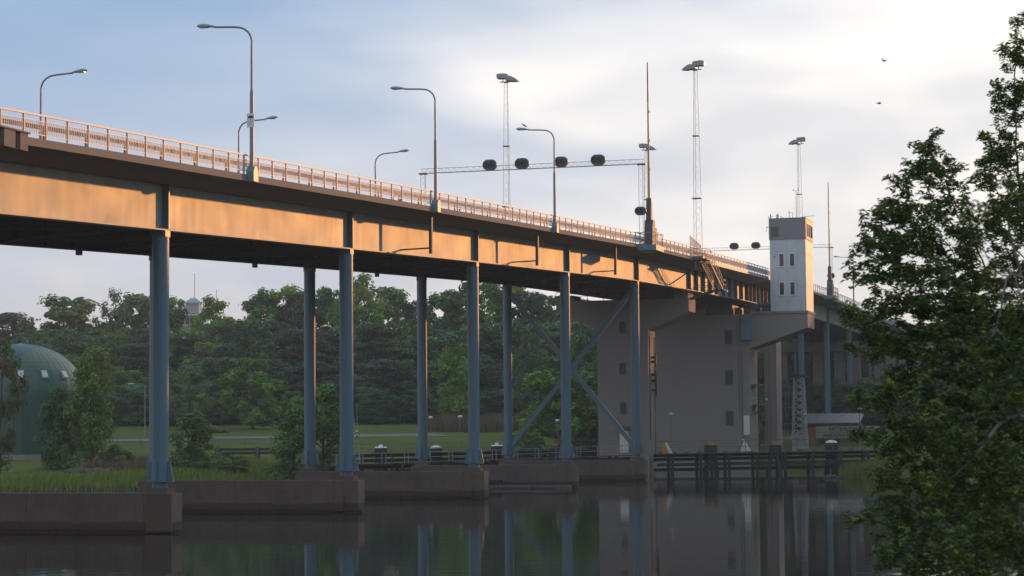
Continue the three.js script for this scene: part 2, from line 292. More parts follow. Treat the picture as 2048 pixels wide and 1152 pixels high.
// the canal water
{
  const wb = tex(512, 512, (u, v) => { const a = tile(u, v, (x, y) => fbm(x * 7, y * 15, 2.1, 4)), b = tile(u, v, (x, y) => fbm(x * 26, y * 52, 5.7, 3)); return 0.5 + 0.55 * a + 0.16 * b; }, false, 17, 17);
  const g = new THREE.PlaneGeometry(1400, 1000, 1, 1); g.rotateX(-Math.PI / 2); g.translate(0, 0, -40);
  const a = g.attributes.uv; const p = g.attributes.position; const ca = Math.cos(0.286), sa = Math.sin(0.286);
  for (let i = 0; i < p.count; i++) a.setXY(i, p.getX(i) * sa + p.getZ(i) * ca, p.getX(i) * ca - p.getZ(i) * sa);
  struct('water', g, std({ color: new THREE.Color().setRGB(0.024, 0.023, 0.021), roughness: 0.025, bumpMap: wb, bumpScale: 0.008 }));
}

// ───────── the road bridge: deck, two girders, columns on concrete footings, parapet
const ZN = 0.10, ZF = -13.9;                         // outer faces of the near and far girder webs
const bridge = thing('road_bridge', 'long high steel road bridge on pairs of tall blue-grey columns, rising from the left', 'bridge');
const DECK = [[-17.6, 2.85], [-17.6, 3.22], [-17.1, 3.22], [-17.1, 3.07], [2.7, 3.07], [2.7, 3.22], [3.2, 3.22], [3.2, 2.85], [0.9, 2.5], [-0.6, 2.5], [-0.6, 2.62], [-13.2, 2.62], [-13.2, 2.5], [-14.9, 2.5]];
part(bridge, 'deck', sweep(DECK, -64, 137.9, 4), M.deck);
part(bridge, 'deck', sweep(DECK, 178.1, 420, 8), M.deck);
part(bridge, 'roadway', bar(-16.6, 2.2, 3.075, 3.11, -64, 137.9, 6), M.asphalt); part(bridge, 'roadway', bar(-16.6, 2.2, 3.075, 3.11, 178.1, 420, 10), M.asphalt);
function girder(parent, zo, side, x0, x1, stiff, mat, smat) {      // side +1: web's outer face looks to the viewer
  const g = new THREE.Group(); const n = (parent.userData._n ??= {}), k = n.girder = (n.girder ?? -1) + 1; g.name = k ? `girder_${String(k).padStart(3, '0')}` : 'girder'; parent.add(g);
  const zi = zo - side * 0.05;
  for (let x = x0, k = 0; x < x1 - 0.5; x += 9.35, k++) { const e = Math.min(x1, x + 9.338); const pl = part(g, 'web_plate', bar(Math.min(zo, zi) + (k % 2) * 0.003, Math.max(zo, zi) + (k % 2) * 0.003, 0.08, 2.498, x, e, 4.7), mat === M.girder ? M.web : mat); boxUV(pl.geometry); const uv = pl.geometry.attributes.uv, pp = pl.geometry.attributes.position; for (let i = 0; i < uv.count; i++) uv.setXY(i, pp.getX(i), pp.getY(i) - P(pp.getX(i))); }
  part(g, 'flange', bar(zi - 0.34 + side * 0.02, zi + 0.36 + side * 0.02, 0, 0.077, x0, x1, 4), mat);
  for (const [x, w, d, s] of stiff) { const y0 = P(x) + 0.08, y1 = P(x) + 2.49; const a = zo + (s ?? side) * 0.002, b = zo + (s ?? side) * d; part(g, 'stiffener', box(x - w, x + w, y0, y1, Math.min(a, b), Math.max(a, b)), smat ?? mat); }
  return g;
}
const PX = [-28, 0, 28, 56, 84, 112], PX2 = [224, 252, 280, 308, 336, 364];
const nearStiff = PX.slice(0).map((x) => [x, 0.05, 0.40]);
girder(bridge, ZN, 1, -64, 137.9, nearStiff, M.girder, M.column);
{ const s = []; for (let x = -26; x < 137; x += 3.5) s.push([x, 0.04, 0.22]); girder(bridge, ZF + 0.06, 1, -64, 137.9, s, M.under); }
girder(bridge, ZN, 1, 196, 420, PX2.map((x) => [x, 0.05, 0.40]), M.girder, M.column);
{ const s = []; for (let x = 200; x < 330; x += 7) s.push([x, 0.04, 0.22]); girder(bridge, ZF + 0.06, 1, 196, 420, s, M.under); }
// cross beams and flat diagonals between the girders
for (let x = -56, k = 0; x < 136; x += 7, k++) {
  part(bridge, 'cross_beam', [beam([x, P(x) + 2.2, ZF], [x, P(x) + 2.2, ZN - 0.05], 0.18, 0.6)], M.under);
  part(bridge, 'wind_brace', beam([x, P(x) + 0.22, k % 2 ? ZF + 0.1 : ZN - 0.2], [x + 7, P(x + 7) + 0.22, k % 2 ? ZN - 0.2 : ZF + 0.1], 0.2, 0.16), M.under);
}
for (let x = 203; x < 330; x += 7) part(bridge, 'cross_beam', beam([x, P(x) + 2.2, ZF], [x, P(x) + 2.2, ZN - 0.05], 0.18, 0.6), M.under);
// columns
function column(x, z, yb, plinth) {
  const yt = P(x) - 0.34, top = P(x) - 0.004, pts = [[0, yb], [0.455, yb], [0.455, yt - 0.02], [0.40, yt], [0, yt]].map(([a, b]) => new THREE.Vector2(a, b));
  const shaft = new THREE.LatheGeometry(pts, 40); shaft.translate(x, 0, z);
  const o = part(bridge, 'column', toCreasedNormals(shaft, 0.6), M.column);
  part(o, 'bearing', [box(x - 0.3, x + 0.3, yt + 0.003, top, z - 0.42, z + 0.42)], M.column);
  part(o, 'cap_ring', rod([x, yt - 0.30, z], [x, yt - 0.24, z], 0.47, 0.47, 32), M.column);
  if (plinth) {
    const gus = (dx, dz) => { const a = 0.40, b0 = 0.80, b1 = 0.60, t = 0.035, poly = [[a, yb + 0.02], [b0, yb + 0.02], [b1, yb + 1.05], [a, yb + 1.05]]; return dx ? prism(poly.map(([r, y]) => [x + dx * r, y]), 'z', z - t, z + t) : prism(poly.map(([r, y]) => [z + dz * r, y]), 'x', x - t, x + t); };
    for (const [dx, dz] of [[0, 1], [0, -1], [1, 0], [-1, 0]]) part(o, 'gusset_plate', gus(dx, dz), M.column);
    part(o, 'foot', [rod([x, yb - 0.34, z], [x, yb - 0.03, z], 0.43, 0.43, 32)], M.column);
    part(o, 'base_plate', [box(x - 0.55, x + 0.55, yb - 0.028, yb + 0.018, z - 0.62, z + 0.62)], M.column);
  }
  return o;
}
function footing(x, k) {
  const yt = 2.125, zb = -14.75, ze = 1.01, t = 0.58;
  const o = part(bridge, 'footing', [prism([[x - t, 0.16], [x + t, 0.16], [x + t, yt - 0.04], [x + t - 0.04, yt], [x - t + 0.04, yt], [x - t, yt - 0.04]], 'z', zb, ze), box(x - t + 0.12, x + t - 0.12, -2.6, 0.159, zb + 0.12, ze - 0.14)], M.pier);
  for (const z of [0, -13.8]) part(o, 'pedestal', prism([[x - 0.52, yt + 0.003], [x + 0.52, yt + 0.003], [x + 0.4, yt + 0.27], [x - 0.4, yt + 0.27]], 'z', z - 0.62, z + 0.62), M.pier);
  if (k === 1) part(o, 'buttress', prism([[-0.52, 0.10], [1.0, 0.10], [1.0, yt - 0.02], [-0.42, yt - 0.02]].map(([z, y]) => [z, y]), 'x', x - t - 0.16, x - t - 0.002), M.pier);
  else part(o, 'buttress', [box(x - t - 0.2, x - t - 0.002, 0.10, 1.12, -0.75, 0.05)], M.pier);
}
PX.forEach((x, k) => { footing(x, k); for (const z of [0, -13.8]) column(x, z, 2.74, true); });
PX2.forEach((x) => { for (const z of [0, -13.8]) column(x, z, ground(x, z) - 0.3, false); });
// the crossed braces of the last pair before the tall concrete pier
for (const [ya, yb] of [[P(112) - 1.0, 3.6], [3.6, P(112) - 1.0]]) part(bridge, 'cross_brace', beam([112, ya, -0.3], [112, yb, -13.5], 0.34, 0.46), M.column);
part(bridge, 'brace_joint', box(111.8, 112.2, (P(112) + 2.6) / 2 - 0.45, (P(112) + 2.6) / 2 + 0.45, -7.5, -6.3), M.column);
// hanging rail posts below the deck edge with a tie back to the girder
for (const x of [38.8, 66.6, 94.2]) { const h = part(bridge, 'hanger', [box(x - 0.13, x + 0.13, P(x) + 0.02, P(x) + 2.82, 2.2, 2.42)], M.under); part(h, 'tie', beam([x, P(x) + 0.42, 2.2], [x, P(x) + 0.36, ZN + 0.01], 0.12, 0.1), M.under); }
for (const x of [17, 45, 72, 100]) part(bridge, 'bracket', box(x - 0.18, x + 0.18, P(x) - 0.32, P(x) - 0.003, ZF - 0.1, ZF + 0.2), M.under);
// parapet on the near edge
function parapet(parent, x0, x1, z, bal, mat) {
  const g = new THREE.Group(); const n = (parent.userData._n ??= {}), k = n.railing = (n.railing ?? -1) + 1; g.name = k ? `railing_${String(k).padStart(3, '0')}` : 'railing'; parent.add(g);
  part(g, 'handrail', bar(z - 0.045, z + 0.045, 4.27, 4.35, x0, x1, 4), mat);
  part(g, 'rail', bar(z - 0.02, z + 0.02, 4.02, 4.06, x0, x1, 4), mat); part(g, 'rail', bar(z - 0.02, z + 0.02, 3.40, 3.44, x0, x1, 4), mat);
  const postG = norm(box(-0.035, 0.035, 0, 1.05, -0.045, 0.045)); const first = Math.ceil((x0 + 0.5) / 2.03) * 2.03;
  for (let x = first; x < x1; x += 2.03) { const p = part(g, 'post', postG, mat); p.position.set(x, P(x) + 3.221, z); }
  if (bal) { const L = []; for (let x = x0 + 0.1; x < x1; x += 0.169) L.push(box(x - 0.016, x + 0.016, P(x) + 3.441, P(x) + 4.019, z - 0.012, z + 0.012)); part(g, 'baluster', L, mat, true); }
  return g;
}
parapet(bridge, -64, 137.9, 3.08, true, M.rail);
parapet(bridge, 178.1, 330, 3.08, false, M.rail);
parapet(bridge, -30, 137.9, -17.45, false, M.rail);
// crash barrier behind the parapet
{ const gr = part(bridge, 'crash_barrier', [bar(2.80, 2.83, 3.72, 3.79, -64, 137.9, 4), bar(2.77, 2.80, 3.79, 3.86, -64, 137.9, 4), bar(2.80, 2.83, 3.86, 3.93, -64, 137.9, 4)], M.guard);
  const pg = norm(box(-0.05, 0.05, 0, 0.8, -0.04, 0.04)); for (let x = -30; x < 137; x += 4.06) { const p = part(gr, 'post', pg, M.guard); p.position.set(x, P(x) + 3.112, 2.72); } }
// projecting landing with the stub of a second beam at the left edge of the picture
for (const [p, q] of [[-21.5, -20.8], [-22.9, -21.9]]) part(bridge, 'edge_block', rbox(p, q, P(-21) + 2.5, P(-21) + 3.28, 3.203, 3.6, 0.03), M.deck);
part(bridge, 'edge_beam', box(-30, -20.7, P(-21) + 3.283, P(-21) + 3.36, 3.203, 3.65), M.deck);

// ───────── moving span
const leaf = thing('bascule_span', 'opening bridge span with pale edge plate and closely spaced web stiffeners beside the control tower', 'bridge span');
part(leaf, 'deck', sweep(DECK.map(([z, y]) => [z, y]), 138.0, 178.0, 4), M.fascia);
part(leaf, 'roadway', bar(-16.6, 2.2, 3.075, 3.11, 138, 178, 6), M.asphalt);
{ const s = []; for (let x = 138.6; x < 177; x += 4.2) s.push([x, 0.05, 0.42]); girder(leaf, ZN, 1, 138, 178, s, M.girder, M.column); girder(leaf, ZF + 0.06, 1, 138, 178, s.map(([x]) => [x, 0.04, 0.2]), M.under); }
for (let x = 141; x < 176; x += 7) part(leaf, 'cross_beam', beam([x, P(x) + 2.2, ZF], [x, P(x) + 2.2, ZN - 0.05], 0.18, 0.6), M.under);
parapet(leaf, 138.0, 178.0, 3.08, true, M.rail);
part(leaf, 'crash_barrier', [bar(2.79, 2.83, 3.72, 3.93, 138, 178, 4)], M.guard);
{ const x = 186; girder(bridge, ZN, 1, 178.1, 195.9, [179, 182, 185, 188, 191, 194].map((q) => [q, 0.05, 0.4]), M.girder, M.column); girder(bridge, ZF + 0.06, 1, 178.1, 195.9, [], M.under); }

// ───────── concrete piers
function louvre(parent, x, y, z, w, h) {   // a dark louvred opening in a wall facing the viewer's end of the bridge
  const f = part(parent, 'window', [box(x - 0.03, x + 0.02, y - h / 2, y + h / 2, z - w / 2, z + w / 2)], M.black);
  part(f, 'frame', [box(x - 0.06, x - 0.001, y + h / 2, y + h / 2 + 0.08, z - w / 2 - 0.08, z + w / 2 + 0.08), box(x - 0.06, x - 0.001, y - h / 2 - 0.08, y - h / 2, z - w / 2 - 0.08, z + w / 2 + 0.08), box(x - 0.06, x - 0.001, y - h / 2, y + h / 2, z - w / 2 - 0.08, z - w / 2), box(x - 0.06, x - 0.001, y - h / 2, y + h / 2, z + w / 2, z + w / 2 + 0.08)], M.galvDark);
  const L = []; for (let k = 0; k < 6; k++) L.push(box(x - 0.055, x - 0.032, y - h / 2 + (k + 0.3) * h / 6, y - h / 2 + (k + 0.55) * h / 6, z - w / 2, z + w / 2)); part(f, 'slats', L, M.galvDark);
}
const tp = thing('bridge_pier', 'broad T-shaped concrete pier with splayed head and grey door, behind the crossed braces', 'bridge pier', [136, 0, 0]);
part(tp, 'shaft', prism([[-10.1, -2.5], [-4.1, -2.5], [-4.1, 16.6], [0.75, 18.7], [0.75, 20.2], [-15.0, 20.2], [-15.0, 18.8], [-10.1, 17.0]], 'x', 0, 3.7), M.tower);
part(tp, 'head_beam', [box(0.25, 3.4, 20.203, 20.85, -15.0, -12.9), box(0.25, 3.4, 20.203, 20.85, -1.1, 0.6)], M.tower);
for (const y of [17.0, 12.2, 7.7]) louvre(tp, 0, y, -7.1, 0.65, 1.25);
{ const d = part(tp, 'door', box(-0.05, -0.002, 2.6, 5.1, -7.55, -6.55), M.whitePlain); part(d, 'canopy', [box(-0.7, -0.003, 5.25, 5.4, -7.8, -6.3), box(-0.4, -0.003, 5.5, 5.58, -7.7, -6.4)], M.galvDark); }
part(tp, 'conduit', [rod([0.6, 4, -4.02], [0.6, 16, -4.02], 0.06), rod([3.1, 2.5, -4.02], [3.1, 16, -4.02], 0.05)], M.galvDark);
part(tp, 'stripe', box(2.6, 3.2, 4.4, 7.2, -4.098, -4.06), M.yellow);
for (const y of [9.6, 10.7, 11.4, 12.9, 13.4]) part(tp, 'cable_bracket', [box(1.6, 2.0, y, y + 0.28, -4.098, -3.55), rod([1.8, y - 0.5, -3.6], [1.8, y + 0.6, -3.6], 0.09)], M.black);
{ const g = new THREE.Group(); g.name = 'railing'; tp.add(g); for (let z = -15; z <= 0.7; z += 1.9) part(g, 'post', box(-0.02, 0.03, 20.203, 21.2, z - 0.025, z + 0.025), M.galvDark); part(g, 'handrail', [box(-0.02, 0.02, 21.2, 21.25, -15, 0.7), box(-0.02, 0.02, 20.7, 20.74, -15, 0.7)], M.galvDark); }

const bp = thing('bascule_pier', 'massive grey concrete pier with three louvred windows, carrying the control tower on its bracket', 'bridge pier', [172, 0, 0]);
part(bp, 'shaft', prism([[-15.4, -2.5], [1.25, -2.5], [1.25, 15.6], [8.95, 18.2], [8.95, 20.1], [-15.4, 20.1]], 'x', 0, 5.7), M.tower);
part(bp, 'bracket_slab', box(-0.12, 6.3, 20.103, 20.42, 1.4, 9.02), M.tower);
for (const y of [17.15, 11.9, 6.6]) louvre(bp, 0, y, -1.48, 0.9, 1.75);
part(bp, 'vent_duct', rbox(-0.9, -0.003, 16.7, 20.0, 0.35, 1.65, 0.05), M.paint);
{ const b = part(bp, 'balcony', [box(1.0, 4.2, 8.2, 8.35, 1.253, 2.55), beam([2.6, 6.9, 1.26], [2.6, 8.2, 2.5], 0.15, 0.15), box(1.0, 4.2, 10.9, 11.0, 1.253, 2.3)], M.galvDark);
  const L = []; for (const x of [1.05, 2.1, 3.15, 4.15]) L.push(box(x - 0.03, x + 0.03, 8.35, 9.5, 2.48, 2.54)); L.push(box(1, 4.2, 9.45, 9.52, 2.47, 2.55), box(1, 4.2, 8.9, 8.95, 2.48, 2.54), box(0.98, 1.03, 9.45, 9.5, 1.26, 2.5), box(0.98, 1.03, 8.9, 8.95, 1.26, 2.5)); part(b, 'railing', L, M.galvDark);
  part(b, 'lamp', box(4.0, 4.3, 8.9, 9.2, 2.56, 2.8), M.whitePlain); }
part(bp, 'notice_board', box(-0.06, -0.004, 4.4, 6.9, 0.35, 1.15), M.whitePlain);
part(bp, 'conduit', [rod([-0.05, 4, 0.2], [-0.05, 15, 0.2], 0.05), rod([-0.05, 7, -0.15], [-0.05, 15.2, -0.15], 0.04)], M.galvDark);
// winch room under the deck ends
part(bp, 'machinery', [box(0.5, 5.0, 20.103, 21.4, -4.6, -1.0), box(0.2, 2.0, 20.103, 21.0, -0.7, 0.2), rod([0.3, 20.9, 1.9], [3.6, 20.9, 1.9], 0.5, 0.5, 20), box(1.2, 3.4, 20.425, 21.2, 2.7, 3.7), rod([1.2, 21.3, 2.2], [1.2, 21.3, 3.9], 0.3, 0.3, 16)], M.under);
part(bp, 'red_lattice', [beam([2.0, 20.5, 3.0], [2.0, 23.6, 3.0], 0.14, 0.14), beam([2.9, 20.5, 3.0], [2.9, 23.6, 3.0], 0.14, 0.14), ...[0, 1, 2, 3].map((k) => beam([2.0, 20.6 + k * 0.75, 3.0], [2.9, 21.3 + k * 0.75, 3.0], 0.08, 0.08))], M.rust);
{ const g = part(bp, 'railing', [box(-0.04, 0, 21.4, 21.45, -4.8, 3.9), box(-0.04, 0, 20.9, 20.94, -4.8, 3.9)], M.galvDark); for (let z = -4.7; z < 4; z += 1.4) part(g, 'post', box(-0.04, 0.01, z > 1.35 ? 20.425 : 20.103, 21.4, z - 0.03, z + 0.03), M.galvDark); }

const p3 = thing('bridge_pier', 'narrow dark concrete pier leg standing just right of the bascule pier under the tower bracket', 'bridge pier', [191, 0, 0]);
part(p3, 'leg', box(0, 4.4, -2, 20.4, -0.1, 1.6), M.tower); part(p3, 'leg', box(0, 4.4, -2, 20.4, -15.4, -13.7), M.tower);
part(p3, 'head_beam', box(0.2, 4.2, 20.403, 22.0, -15.4, 1.6), M.tower);

// ───────── control tower
const ct = thing('control_tower', 'white bridge control tower with grey top storey and four narrow windows', 'control tower', [172, 20.42, 0]);
{
  const z0 = 4.15, z1 = 8.82, d = 6.2;
  part(ct, 'wall', [box(0.0, d, 0.003, 3.30, z0, z1), box(0.0, d, 3.34, 7.35, z0, z1), box(0.0, d, 7.38, 9.3, z0, z1), box(0.04, d - 0.04, 0.3, 9.3, z0 + 0.04, z1 - 0.04)], M.white);
  part(ct, 'top_storey', [rbox(-0.08, d + 0.08, 9.303, 12.05, z0 - 0.08, z1 + 0.08, 0.04)], M.greyClad);
  part(ct, 'parapet', [box(-0.12, d + 0.12, 12.053, 12.12, z0 - 0.12, z1 + 0.12)], M.galvDark);
  for (const y of [2.9, 6.62]) for (const z of [5.66, 7.05]) {
    const w = part(ct, 'window', box(-0.012, -0.002, y - 0.8, y + 0.8, z - 0.28, z + 0.28), M.glass);
    part(w, 'frame', [box(-0.06, -0.003, y + 0.8, y + 0.9, z - 0.42, z + 0.42), box(-0.09, -0.003, y - 0.92, y - 0.8, z - 0.45, z + 0.45), box(-0.06, -0.003, y - 0.8, y + 0.8, z - 0.4, z - 0.28), box(-0.06, -0.003, y - 0.8, y + 0.8, z + 0.28, z + 0.4)], M.whitePlain);
    part(w, 'blind', box(-0.002, -0.001, y - 0.1, y + 0.8, z - 0.28, z + 0.28), M.greyClad);
  }
  const w2 = part(ct, 'window', [box(0.8, d - 0.7, 9.7, 11.35, z1 + 0.082, z1 + 0.1)], M.glass);
  part(w2, 'frame', [box(0.6, d - 0.5, 11.35, 11.5, z1 + 0.082, z1 + 0.14), box(0.6, d - 0.5, 9.55, 9.7, z1 + 0.082, z1 + 0.14), ...[0.6, 1.9, 3.3, d - 0.7].map((x) => box(x, x + 0.2, 9.7, 11.35, z1 + 0.082, z1 + 0.14))], M.white);
  const w3 = part(ct, 'window', box(-0.1, -0.082, 9.75, 10.9, z0 + 0.25, z0 + 1.1), M.glass);
  part(w3, 'frame', [box(-0.13, -0.082, 10.9, 10.98, z0 + 0.15, z0 + 1.2), box(-0.13, -0.082, 9.67, 9.75, z0 + 0.15, z0 + 1.2), box(-0.13, -0.082, 9.75, 10.9, z0 + 0.15, z0 + 0.25), box(-0.13, -0.082, 9.75, 10.9, z0 + 1.1, z0 + 1.2)], M.galvDark);
  part(ct, 'awning_frame', [beam([-0.1, 10.98, z0 - 0.4], [-0.1, 10.98, z0 + 1.4], 0.06, 0.06), beam([-0.5, 10.98, z0 - 0.3], [-0.1, 10.98, z0 - 0.3], 0.05, 0.05), beam([-0.5, 10.4, z0 - 0.3], [-0.1, 10.98, z0 - 0.3], 0.05, 0.05)], M.galvDark);
  part(ct, 'wall_vent', rod([-0.12, 7.4 - 0.3, 4.75], [-0.003, 7.4 - 0.3, 4.75], 0.1), M.galvDark);
  part(ct, 'horn', [rod([0.4, 12.1, z0 + 0.1], [0.4, 12.5, z0 + 0.1], 0.05), rod([0.4, 12.35, z0 - 0.25], [0.4, 12.35, z0 + 0.4], 0.04), rod([0.4, 12.5, z0 + 0.1], [0.4, 12.8, z0 + 0.1], 0.1, 0.02)], M.black);
  part(ct, 'camera_box', [rbox(0.8, 1.6, 12.121, 12.75, z0 + 0.75, z0 + 1.15, 0.04), beam([0.9, 12.5, z0 + 1.2], [0.9, 12.2, z0 + 1.7], 0.08, 0.08)], M.whitePlain);
  part(ct, 'antenna', [rod([2, 12.1, z0 + 2.3], [2, 13.3, z0 + 2.3], 0.035), rod([2, 13.0, z0 + 2.0], [2, 13.0, z0 + 2.7], 0.02), rod([2, 12.1, z0 + 2.75], [2, 13.0, z0 + 2.75], 0.03)], M.galvDark);
  const vm = part(ct, 'wind_mast', [rod([2.6, 12.1, z0 + 3.15], [2.6, 15.9, z0 + 3.15], 0.045, 0.03)], M.paint);
  part(vm, 'wind_vane', [rod([2.6, 15.9, z0 + 2.75], [2.6, 15.9, z0 + 3.55], 0.02), rod([2.6, 15.9, z0 + 3.5], [2.6, 16.2, z0 + 3.5], 0.05), rod([2.6, 15.9, z0 + 2.8], [2.6, 16.15, z0 + 2.8], 0.04)], M.galvDark);
  part(ct, 'roof_pole', beam([0.3, 12.2, z1 - 0.5], [0.3, 12.3, z1 + 1.2], 0.05, 0.05), M.paint);
}

// ───────── stairs from the deck down to the T-shaped pier
const st = thing('access_stair', 'steel access stair hanging from the deck edge above the T-shaped pier', 'stairs', [128, 0, 0]);
{
  const y0 = P(129) + 2.95, x0 = 1.2, x1 = 9.0, y1 = 21.15;
  part(st, 'landing', [box(-1.2, 1.3, y0 - 0.12, y0, 3.21, 4.7), beam([0.1, y0 - 0.15, 3.2], [0.1, y0 - 0.9, 3.2], 0.1, 0.1)], M.under);
  for (const z of [3.55, 4.55]) part(st, 'stringer', beam([x0, y0 - 0.1, z], [x1, y1, z], 0.07, 0.28), M.under);
  for (let k = 1; k < 15; k++) part(st, 'tread', box(lerp(x0, x1, k / 15) - 0.14, lerp(x0, x1, k / 15) + 0.14, lerp(y0, y1, k / 15) - 0.06, lerp(y0, y1, k / 15) - 0.02, 3.6, 4.5), M.galvDark);
  part(st, 'landing', box(x1, x1 + 1.1, y1 - 0.12, y1, 3.3, 4.7), M.under);
  for (const x of [9.1, 10.0]) part(st, 'stringer', beam([x, y1 - 0.1, 3.3], [x, 20.15, 0.6], 0.07, 0.25), M.under);
  for (let k = 1; k < 6; k++) part(st, 'tread', box(9.13, 9.97, lerp(y1, 20.15, k / 6) - 0.06, lerp(y1, 20.15, k / 6) - 0.02, lerp(3.3, 0.6, k / 6) - 0.14, lerp(3.3, 0.6, k / 6) + 0.14), M.galvDark);
  const H = (a, b, h) => beam([a[0], a[1] + h, a[2]], [b[0], b[1] + h, b[2]], 0.05, 0.05);
  const rl = [[-1.2, y0, 4.66], [1.3, y0, 4.66], [x1, y1, 4.62], [x1 + 1.1, y1, 4.66]];
  part(st, 'handrail', [0.55, 1.1].flatMap((h) => [H(rl[0], rl[1], h), H(rl[1], rl[2], h), H(rl[2], rl[3], h), H([x0, y0, 3.5], [x1, y1, 3.5], h), H([-1.2, y0, 3.25], rl[0], h), H(rl[3], [10.05, 20.15, 0.6], h), H([9.08, y1, 3.3], [9.08, 20.15, 0.6], h)]), M.galvDark);
  for (const t of [-1.2, 0, 1.3]) part(st, 'post', box(t - 0.03, t + 0.03, y0, y0 + 1.1, 4.63, 4.69), M.galvDark);
  for (let k = 1; k <= 6; k++) { const t = k / 6, x = lerp(1.3, x1, t), y = lerp(y0, y1, t); part(st, 'post', [box(x - 0.025, x + 0.025, y, y + 1.1, 4.6, 4.65), box(x - 0.025, x + 0.025, y, y + 1.1, 3.48, 3.53)], M.galvDark); }
  part(st, 'lamp', rbox(x1 + 0.7, x1 + 1.0, y1 - 0.3, y1 - 0.02, 4.72, 4.95, 0.05), M.whitePlain);
  part(st, 'hanger', [beam([0, y0 - 0.1, 4.5], [0, P(128) + 0.2, 0.2], 0.12, 0.12), beam([9.4, y1 - 0.1, 4.0], [9.4, y1 + 2.6, 3.0], 0.07, 0.07)], M.under);
}
{ const s = thing('mesh_screen', 'tall mesh screen on the parapet beside the foot of the right floodlight mast', 'screen', [127, P(128) + 3.22, 2.85]);
  part(s, 'frame', [box(0, 0.06, 0, 2.3, -0.03, 0.03), box(6, 6.06, 0, 1.75, -0.03, 0.03), beam([0, 2.3, 0], [6, 1.75, 0], 0.06, 0.06), beam([0, 1.2, 0], [6, 1.2, 0], 0.05, 0.05)], M.rail);
  const L = []; for (let k = 1; k < 30; k++) L.push(box(k * 0.2 - 0.012, k * 0.2 + 0.012, 0.05, lerp(2.3, 1.75, k / 30), -0.012, 0.012)); part(s, 'bars', L, M.rail, true); }

// ───────── street lamps on both edges
function makeLamp(near) {
  const o = thing('street_lamp', '', 'street lamp');
  part(o, 'plinth', near ? [prism([[-0.32, -0.42], [0.32, -0.42], [0.32, 0.12], [0.14, 0.42], [-0.14, 0.42], [-0.32, 0.12]], 'z', -0.12, 0.34)] : [box(-0.25, 0.25, -0.4, 0.3, -0.25, 0.25)], M.paint);
  part(o, 'pole', [rod([0, 0.3, 0.08], [0, 4.6, 0.08], 0.12, 0.105, 14), rod([0, 4.6, 0.08], [0, 4.72, 0.08], 0.105, 0.075, 14), rod([0, 4.72, 0.08], [0, 7.2, 0.08], 0.072, 0.066, 12)], M.galv);
  part(o, 'arm', tube([[0, 7.19, 0.08], [0, 7.55, 0.07], [0, 7.95, -0.10], [0, 8.22, -0.45], [0, 8.32, -0.9], [0, 8.36, -1.5], [0, 8.40, -2.2]], 0.058, 36, 10), M.galv);
  const h = part(o, 'lamp_head', (() => { const g = new THREE.SphereGeometry(1, 18, 12); const p = g.attributes.position; for (let i = 0; i < p.count; i++) { const t = (p.getZ(i) + 1) / 2; p.setXYZ(i, p.getX(i) * lerp(0.25, 0.06, t ** 1.6), p.getY(i) * (p.getY(i) > 0 ? lerp(0.22, 0.07, t) : 0.06), p.getZ(i) * 0.60); } g.computeVertexNormals(); g.rotateX(0.06); g.translate(0, 8.46, -2.66); return g; })(), M.lampHead);
  part(h, 'lens', rbox(-0.16, 0.16, 8.395, 8.43, -3.08, -2.55, 0.015), M.lens);
  return shade(o);
}
const lampA = makeLamp(true), lampB = makeLamp(false);
const NEARL = [[4.6, 'tall street lamp on the near parapet carrying a small white notice'], [36.9, 'tall bare street lamp on the near parapet, between second and third near columns'], [68.6, 'tall street lamp on the near parapet with a gull perched on its head'], [262, 'small distant street lamp on the near parapet, right of the control tower, clear of leaves'], [292, 'farther of the two distant street lamps right of the tower, half hidden by leaves']];
NEARL.forEach(([x, l], i) => { const o = i ? lampA.clone() : lampA; if (i) { o.name = numbered('street_lamp'); scene.add(o); } o.position.set(x, P(x) + 3.25, 3.24); if (i > 2) o.position.y -= 0.0; o.userData = { label: l, category: 'street lamp', group: 'street lamps along the bridge' }; });
const FARL = [[19.1, 'leftmost street lamp, on the far parapet with its arm pointing right'], [50.9, 'street lamp on the far parapet, its arm passing behind the white notice'], [82.4, 'street lamp on the far parapet beside the dome camera pole']];
FARL.forEach(([x, l], i) => { const o = i ? lampB.clone() : lampB; if (i) { o.name = numbered('street_lamp'); scene.add(o); } o.position.set(x, P(x) + 3.25, -17.68); o.rotation.set(0, Math.PI, 0); o.userData = { label: l, category: 'street lamp', group: 'street lamps along the bridge' }; });
{ // the notice on the first lamp
  const s = thing('notice_sign', 'white rectangular notice with a dark picture, fixed to the tallest street lamp pole', 'sign', [4.6 - 0.15, P(4.6) + 3.25 + 2.6, 3.32], 0);
  part(s, 'board', rbox(-0.03, 0.0, 0, 0.78, -0.22, 0.22, 0.012), M.whitePlain);
  part(s, 'picture', prism([[-0.15, 0.52], [0.15, 0.50], [0.17, 0.63], [0.02, 0.66], [-0.12, 0.64]], 'x', -0.034, -0.0301), M.black);
  part(s, 'printing', [box(-0.034, -0.0301, 0.43, 0.47, -0.03, 0.02), box(-0.034, -0.0301, 0.33, 0.345, -0.13, 0.13), box(-0.034, -0.0301, 0.28, 0.295, -0.13, 0.11), box(-0.034, -0.0301, 0.23, 0.245, -0.13, 0.13), box(-0.034, -0.0301, 0.14, 0.155, -0.1, 0.1)], M.rimBlue);
  part(s, 'clamp', [box(0.001, 0.2, 0.15, 0.2, -0.06, 0.06), box(0.001, 0.2, 0.6, 0.65, -0.06, 0.06)], M.galv);
}

